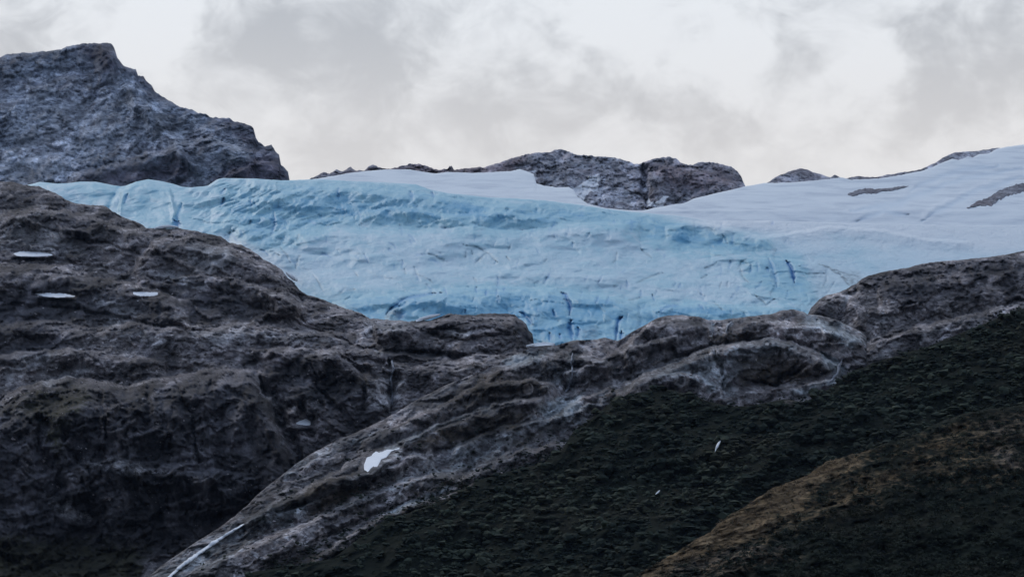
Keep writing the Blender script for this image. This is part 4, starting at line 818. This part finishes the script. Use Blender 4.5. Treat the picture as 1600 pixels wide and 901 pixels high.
S4, p4, q4 = scatter(ls, 12000, 0, lambda x, y: np.clip(1 - (y - np.interp(x, ls.X, ls.cr)) / 26, 0, 1) * (x > 330) * (x < 590))
S = np.concatenate([S, S2, S3, S4])
stones('scree', S + np.array([0, 0, .2]), RNG.gamma(2.2, .42, len(S)).clip(.35, 3.2), 'loose grey stones and rubble strewn over the rock shelf and slabs', M['shelf'])

# ------------------------------------------------------------------ snow patches and meltwater
SP = 'snow patches left on the dark rock'
patch('snow_patch', M['oldsnow'], ls, [(20, 396), (30, 392), (45, 392), (60, 393), (75, 395), (83, 398)], [(20, 397), (30, 401), (50, 402), (65, 401), (83, 399)], 1.2, 'thin white snow patch on a ledge, highest of the three at the left edge', 'snow patch', SP, jag=1.9, offset=.5)
patch('snow_patch', M['oldsnow'], ls, [(54, 458), (65, 457), (80, 457), (100, 458), (119, 462)], [(54, 459), (66, 463), (90, 466), (105, 464), (119, 464)], 1.2, 'lowest and longest white snow patch on the left dark ledge', 'snow patch', SP, jag=1.9, offset=.5)
patch('snow_patch', M['oldsnow'], ls, [(207, 456), (220, 455), (232, 456), (248, 456)], [(207, 459), (218, 463), (235, 463), (248, 461)], 1.2, 'short white snow patch to the right of the longer ledge patch', 'snow patch', SP, jag=1.9, offset=.5)
patch('snow_patch', M['oldsnow'], ls, [(462, 660), (470, 656), (478, 653), (486, 658)], [(462, 662), (470, 664), (480, 665), (486, 664)], 1.2, 'small grey snow patch in the gully beside the dark cliff', 'snow patch', SP, jag=1, offset=.5)
patch('snow_patch', M['oldsnow'], cs, [(568, 726), (573, 713), (580, 711), (587, 703), (594, 706), (603, 702), (613, 702), (626, 698)], [(568, 734), (575, 738), (583, 729), (589, 731), (596, 717), (603, 715), (612, 705), (626, 700)], 1.2, 'ragged white snow remnant lying on the diagonal rock ramp', 'snow patch', SP, jag=2.5, rough=2, offset=.5)
patch('snow_patch', M['oldsnow'], ls, [(240, 356), (252, 352), (265, 351), (280, 354)], [(240, 358), (255, 357), (270, 356), (280, 356)], 1.2, 'narrow snow strip under the left lobe of the glacier', 'snow patch', SP, offset=.5)
patch('snow_patch', M['oldsnow'], ls, [(447, 424), (452, 427), (460, 431), (466, 437)], [(447, 428), (452, 433), (458, 438), (466, 440)], 1.2, 'small white snow wedge at the left margin of the ice above the rubble', 'snow patch', SP, offset=.5)
patch('snow_patch', M['oldsnow'], cs, [(822, 539), (835, 536), (850, 534), (868, 536)], [(822, 542), (840, 541), (855, 540), (868, 539)], 1.2, 'white snow rim at the foot of the ice beside the rock knob', 'snow patch', SP, offset=.5)
patch('snow_patch', M['oldsnow'], ls, [(649, 500), (660, 495), (675, 491), (688, 490)], [(649, 503), (665, 500), (678, 496), (688, 492)], 1.2, 'thin snow sliver between the blue ice and the rock knob', 'snow patch', SP, offset=.5)
patch('boulder', M['boulder'], ls, [(576, 541), (584, 536), (594, 536), (600, 542)], [(576, 544), (586, 545), (594, 551), (600, 549)], 3, 'pale elongated boulder below the left end of the rock knob', 'boulder', offset=1.5, rough=2, jag=1.2)
patch('boulder', M['boulder'], cs, [(816, 604), (820, 599), (827, 597), (832, 600), (835, 606)], [(816, 612), (820, 618), (826, 619), (832, 614), (835, 608)], 3, 'rounded pale brown boulder resting on the slabs', 'boulder', offset=1.0, rough=3, jag=1.5)

def stream(name, mat, L, pts, widths, lift, label, cat, group=None, wob=1.2):
    """white water running down the rock along pts: a low rounded ribbon lying on the ground"""
    pts = np.array(pts, float); seg = np.r_[0, np.cumsum(np.hypot(*np.diff(pts, axis=0).T))]; n = max(8, int(seg[-1] / 1.5))
    s_ = np.linspace(0, seg[-1], n); x = np.interp(s_, seg, pts[:, 0]); y = np.interp(s_, seg, pts[:, 1]); w_ = np.interp(s_, seg, widths)
    q = np.stack([s_ / 9, s_ * 0 + len(label), s_ * 0], 1); x = x + wob * fbm(q, 3); w_ = w_ * (1 + .7 * fbm(q + 50, 3))
    w_[0] *= .2; w_[-1] *= .3
    tx, ty = np.gradient(x), np.gradient(y); l = np.hypot(tx, ty); nx, ny = -ty / l, tx / l
    V = []
    for k, dv in ((-1, -1.5), (-.6, 1), (0, 1.15), (.6, 1), (1, -1.5)):
        px, py = x + nx * w_ * k / 2, y + ny * w_ * k / 2
        g_ = L.lookup(px, py); g0 = np.min([L.lookup(px + a, py + b) for a in (-2, 0, 2) for b in (-2, 0, 2)], 0)
        V.append(world(px, py, (g_ if dv < 0 else np.minimum(g0, g_)) - lift * dv))
    V.append(world(x, y, L.lookup(x, y) + 3))
    A = np.array(V); R, C = A.shape[:2]; f = gridfaces(R, C); i0 = np.arange(C - 1); f2 = np.stack([(R - 1) * C + i0, i0, i0 + 1, (R - 1) * C + i0 + 1], 1)
    return tag(make_mesh(name, A.reshape(-1, 3), np.concatenate([f, f2])[:, ::-1], mat), label, cat, group=group)
stream('waterfall', M['foam'], cs, [(382, 818), (355, 834), (330, 850), (305, 868), (283, 884), (262, 903), (235, 925)], [3, 6, 7, 7, 6, 5, 5], 2.6, 'long white cascade sliding down the diagonal slab at the lower left', 'waterfall', wob=1.5)
stream('waterfall', M['dimfoam'], ls, [(612, 562), (615, 578), (611, 590), (612, 606), (613, 632)], [4, 4, 3, 4, 2], 1.5, 'thin pale waterfall dropping down the dark cliff below the rock knob', 'waterfall', wob=2)
stream('waterfall', M['foam'], fh, [(1128, 684), (1123, 692), (1119, 700), (1117, 706)], [2, 5, 4, 1], 5.5, 'short white cascade in the dark forest, upper of the two', 'waterfall', 'short white cascades in the forest')
stream('waterfall', M['foam'], fh, [(1031, 765), (1028, 769), (1024, 772)], [2, 4, 1.5], 5.5, 'tiny white cascade in the dark forest, lower of the two', 'waterfall', 'short white cascades in the forest')
stream('waterfall', M['dimfoam'], cs, [(895, 550), (892, 566), (895, 582), (891, 598), (884, 612)], [2, 2.5, 3, 4, 5], 1.2, 'faint grey stream falling from the glacier snout between the slabs', 'waterfall', wob=2)
stream('waterfall', M['dimfoam'], cs, [(1316, 560), (1312, 572), (1308, 584), (1296, 596)], [3, 5, 4, 3], 1.4, 'pale stream in the notch between the rock dome and the forest', 'waterfall', wob=3)
stream('waterfall', M['dimfoam'], cs, [(1112, 501), (1112, 512), (1113, 526)], [2, 2, 1.5], 1.0, 'thin pale trickle down the top of the dome, left of two', 'waterfall', wob=1)
stream('waterfall', M['dimfoam'], cs, [(1144, 502), (1137, 509), (1134, 519)], [3, 2, 1.5], 1.0, 'thin curved pale trickle down the top of the dome, right of two', 'waterfall', wob=1)

# ------------------------------------------------------------------ thin blue evening haze over the whole valley
def box(name, a, b, mat):
    v = [(x, y, z) for x in (a[0], b[0]) for y in (a[1], b[1]) for z in (a[2], b[2])]
    return make_mesh(name, v, [(0, 1, 3, 2), (4, 6, 7, 5), (0, 4, 5, 1), (2, 3, 7, 6), (0, 2, 6, 4), (1, 5, 7, 3)], mat, smooth=False)
hm = bpy.data.materials.new('haze_air'); hm.use_nodes = True; t = NT(hm.node_tree); t.n.clear()
pv = t.new('ShaderNodeVolumePrincipled'); pv.inputs['Color'].default_value = (.42, .62, 1, 1); pv.inputs['Density'].default_value = HAZE; pv.inputs['Anisotropy'].default_value = .2
oo = t.new('ShaderNodeOutputMaterial'); t.l.new(pv.outputs[0], oo.inputs['Volume'])
tag(box('haze', (-23000, -13000, -9), (23000, 27000, 2100), hm), 'thin blue evening haze filling the valley', kind='stuff')
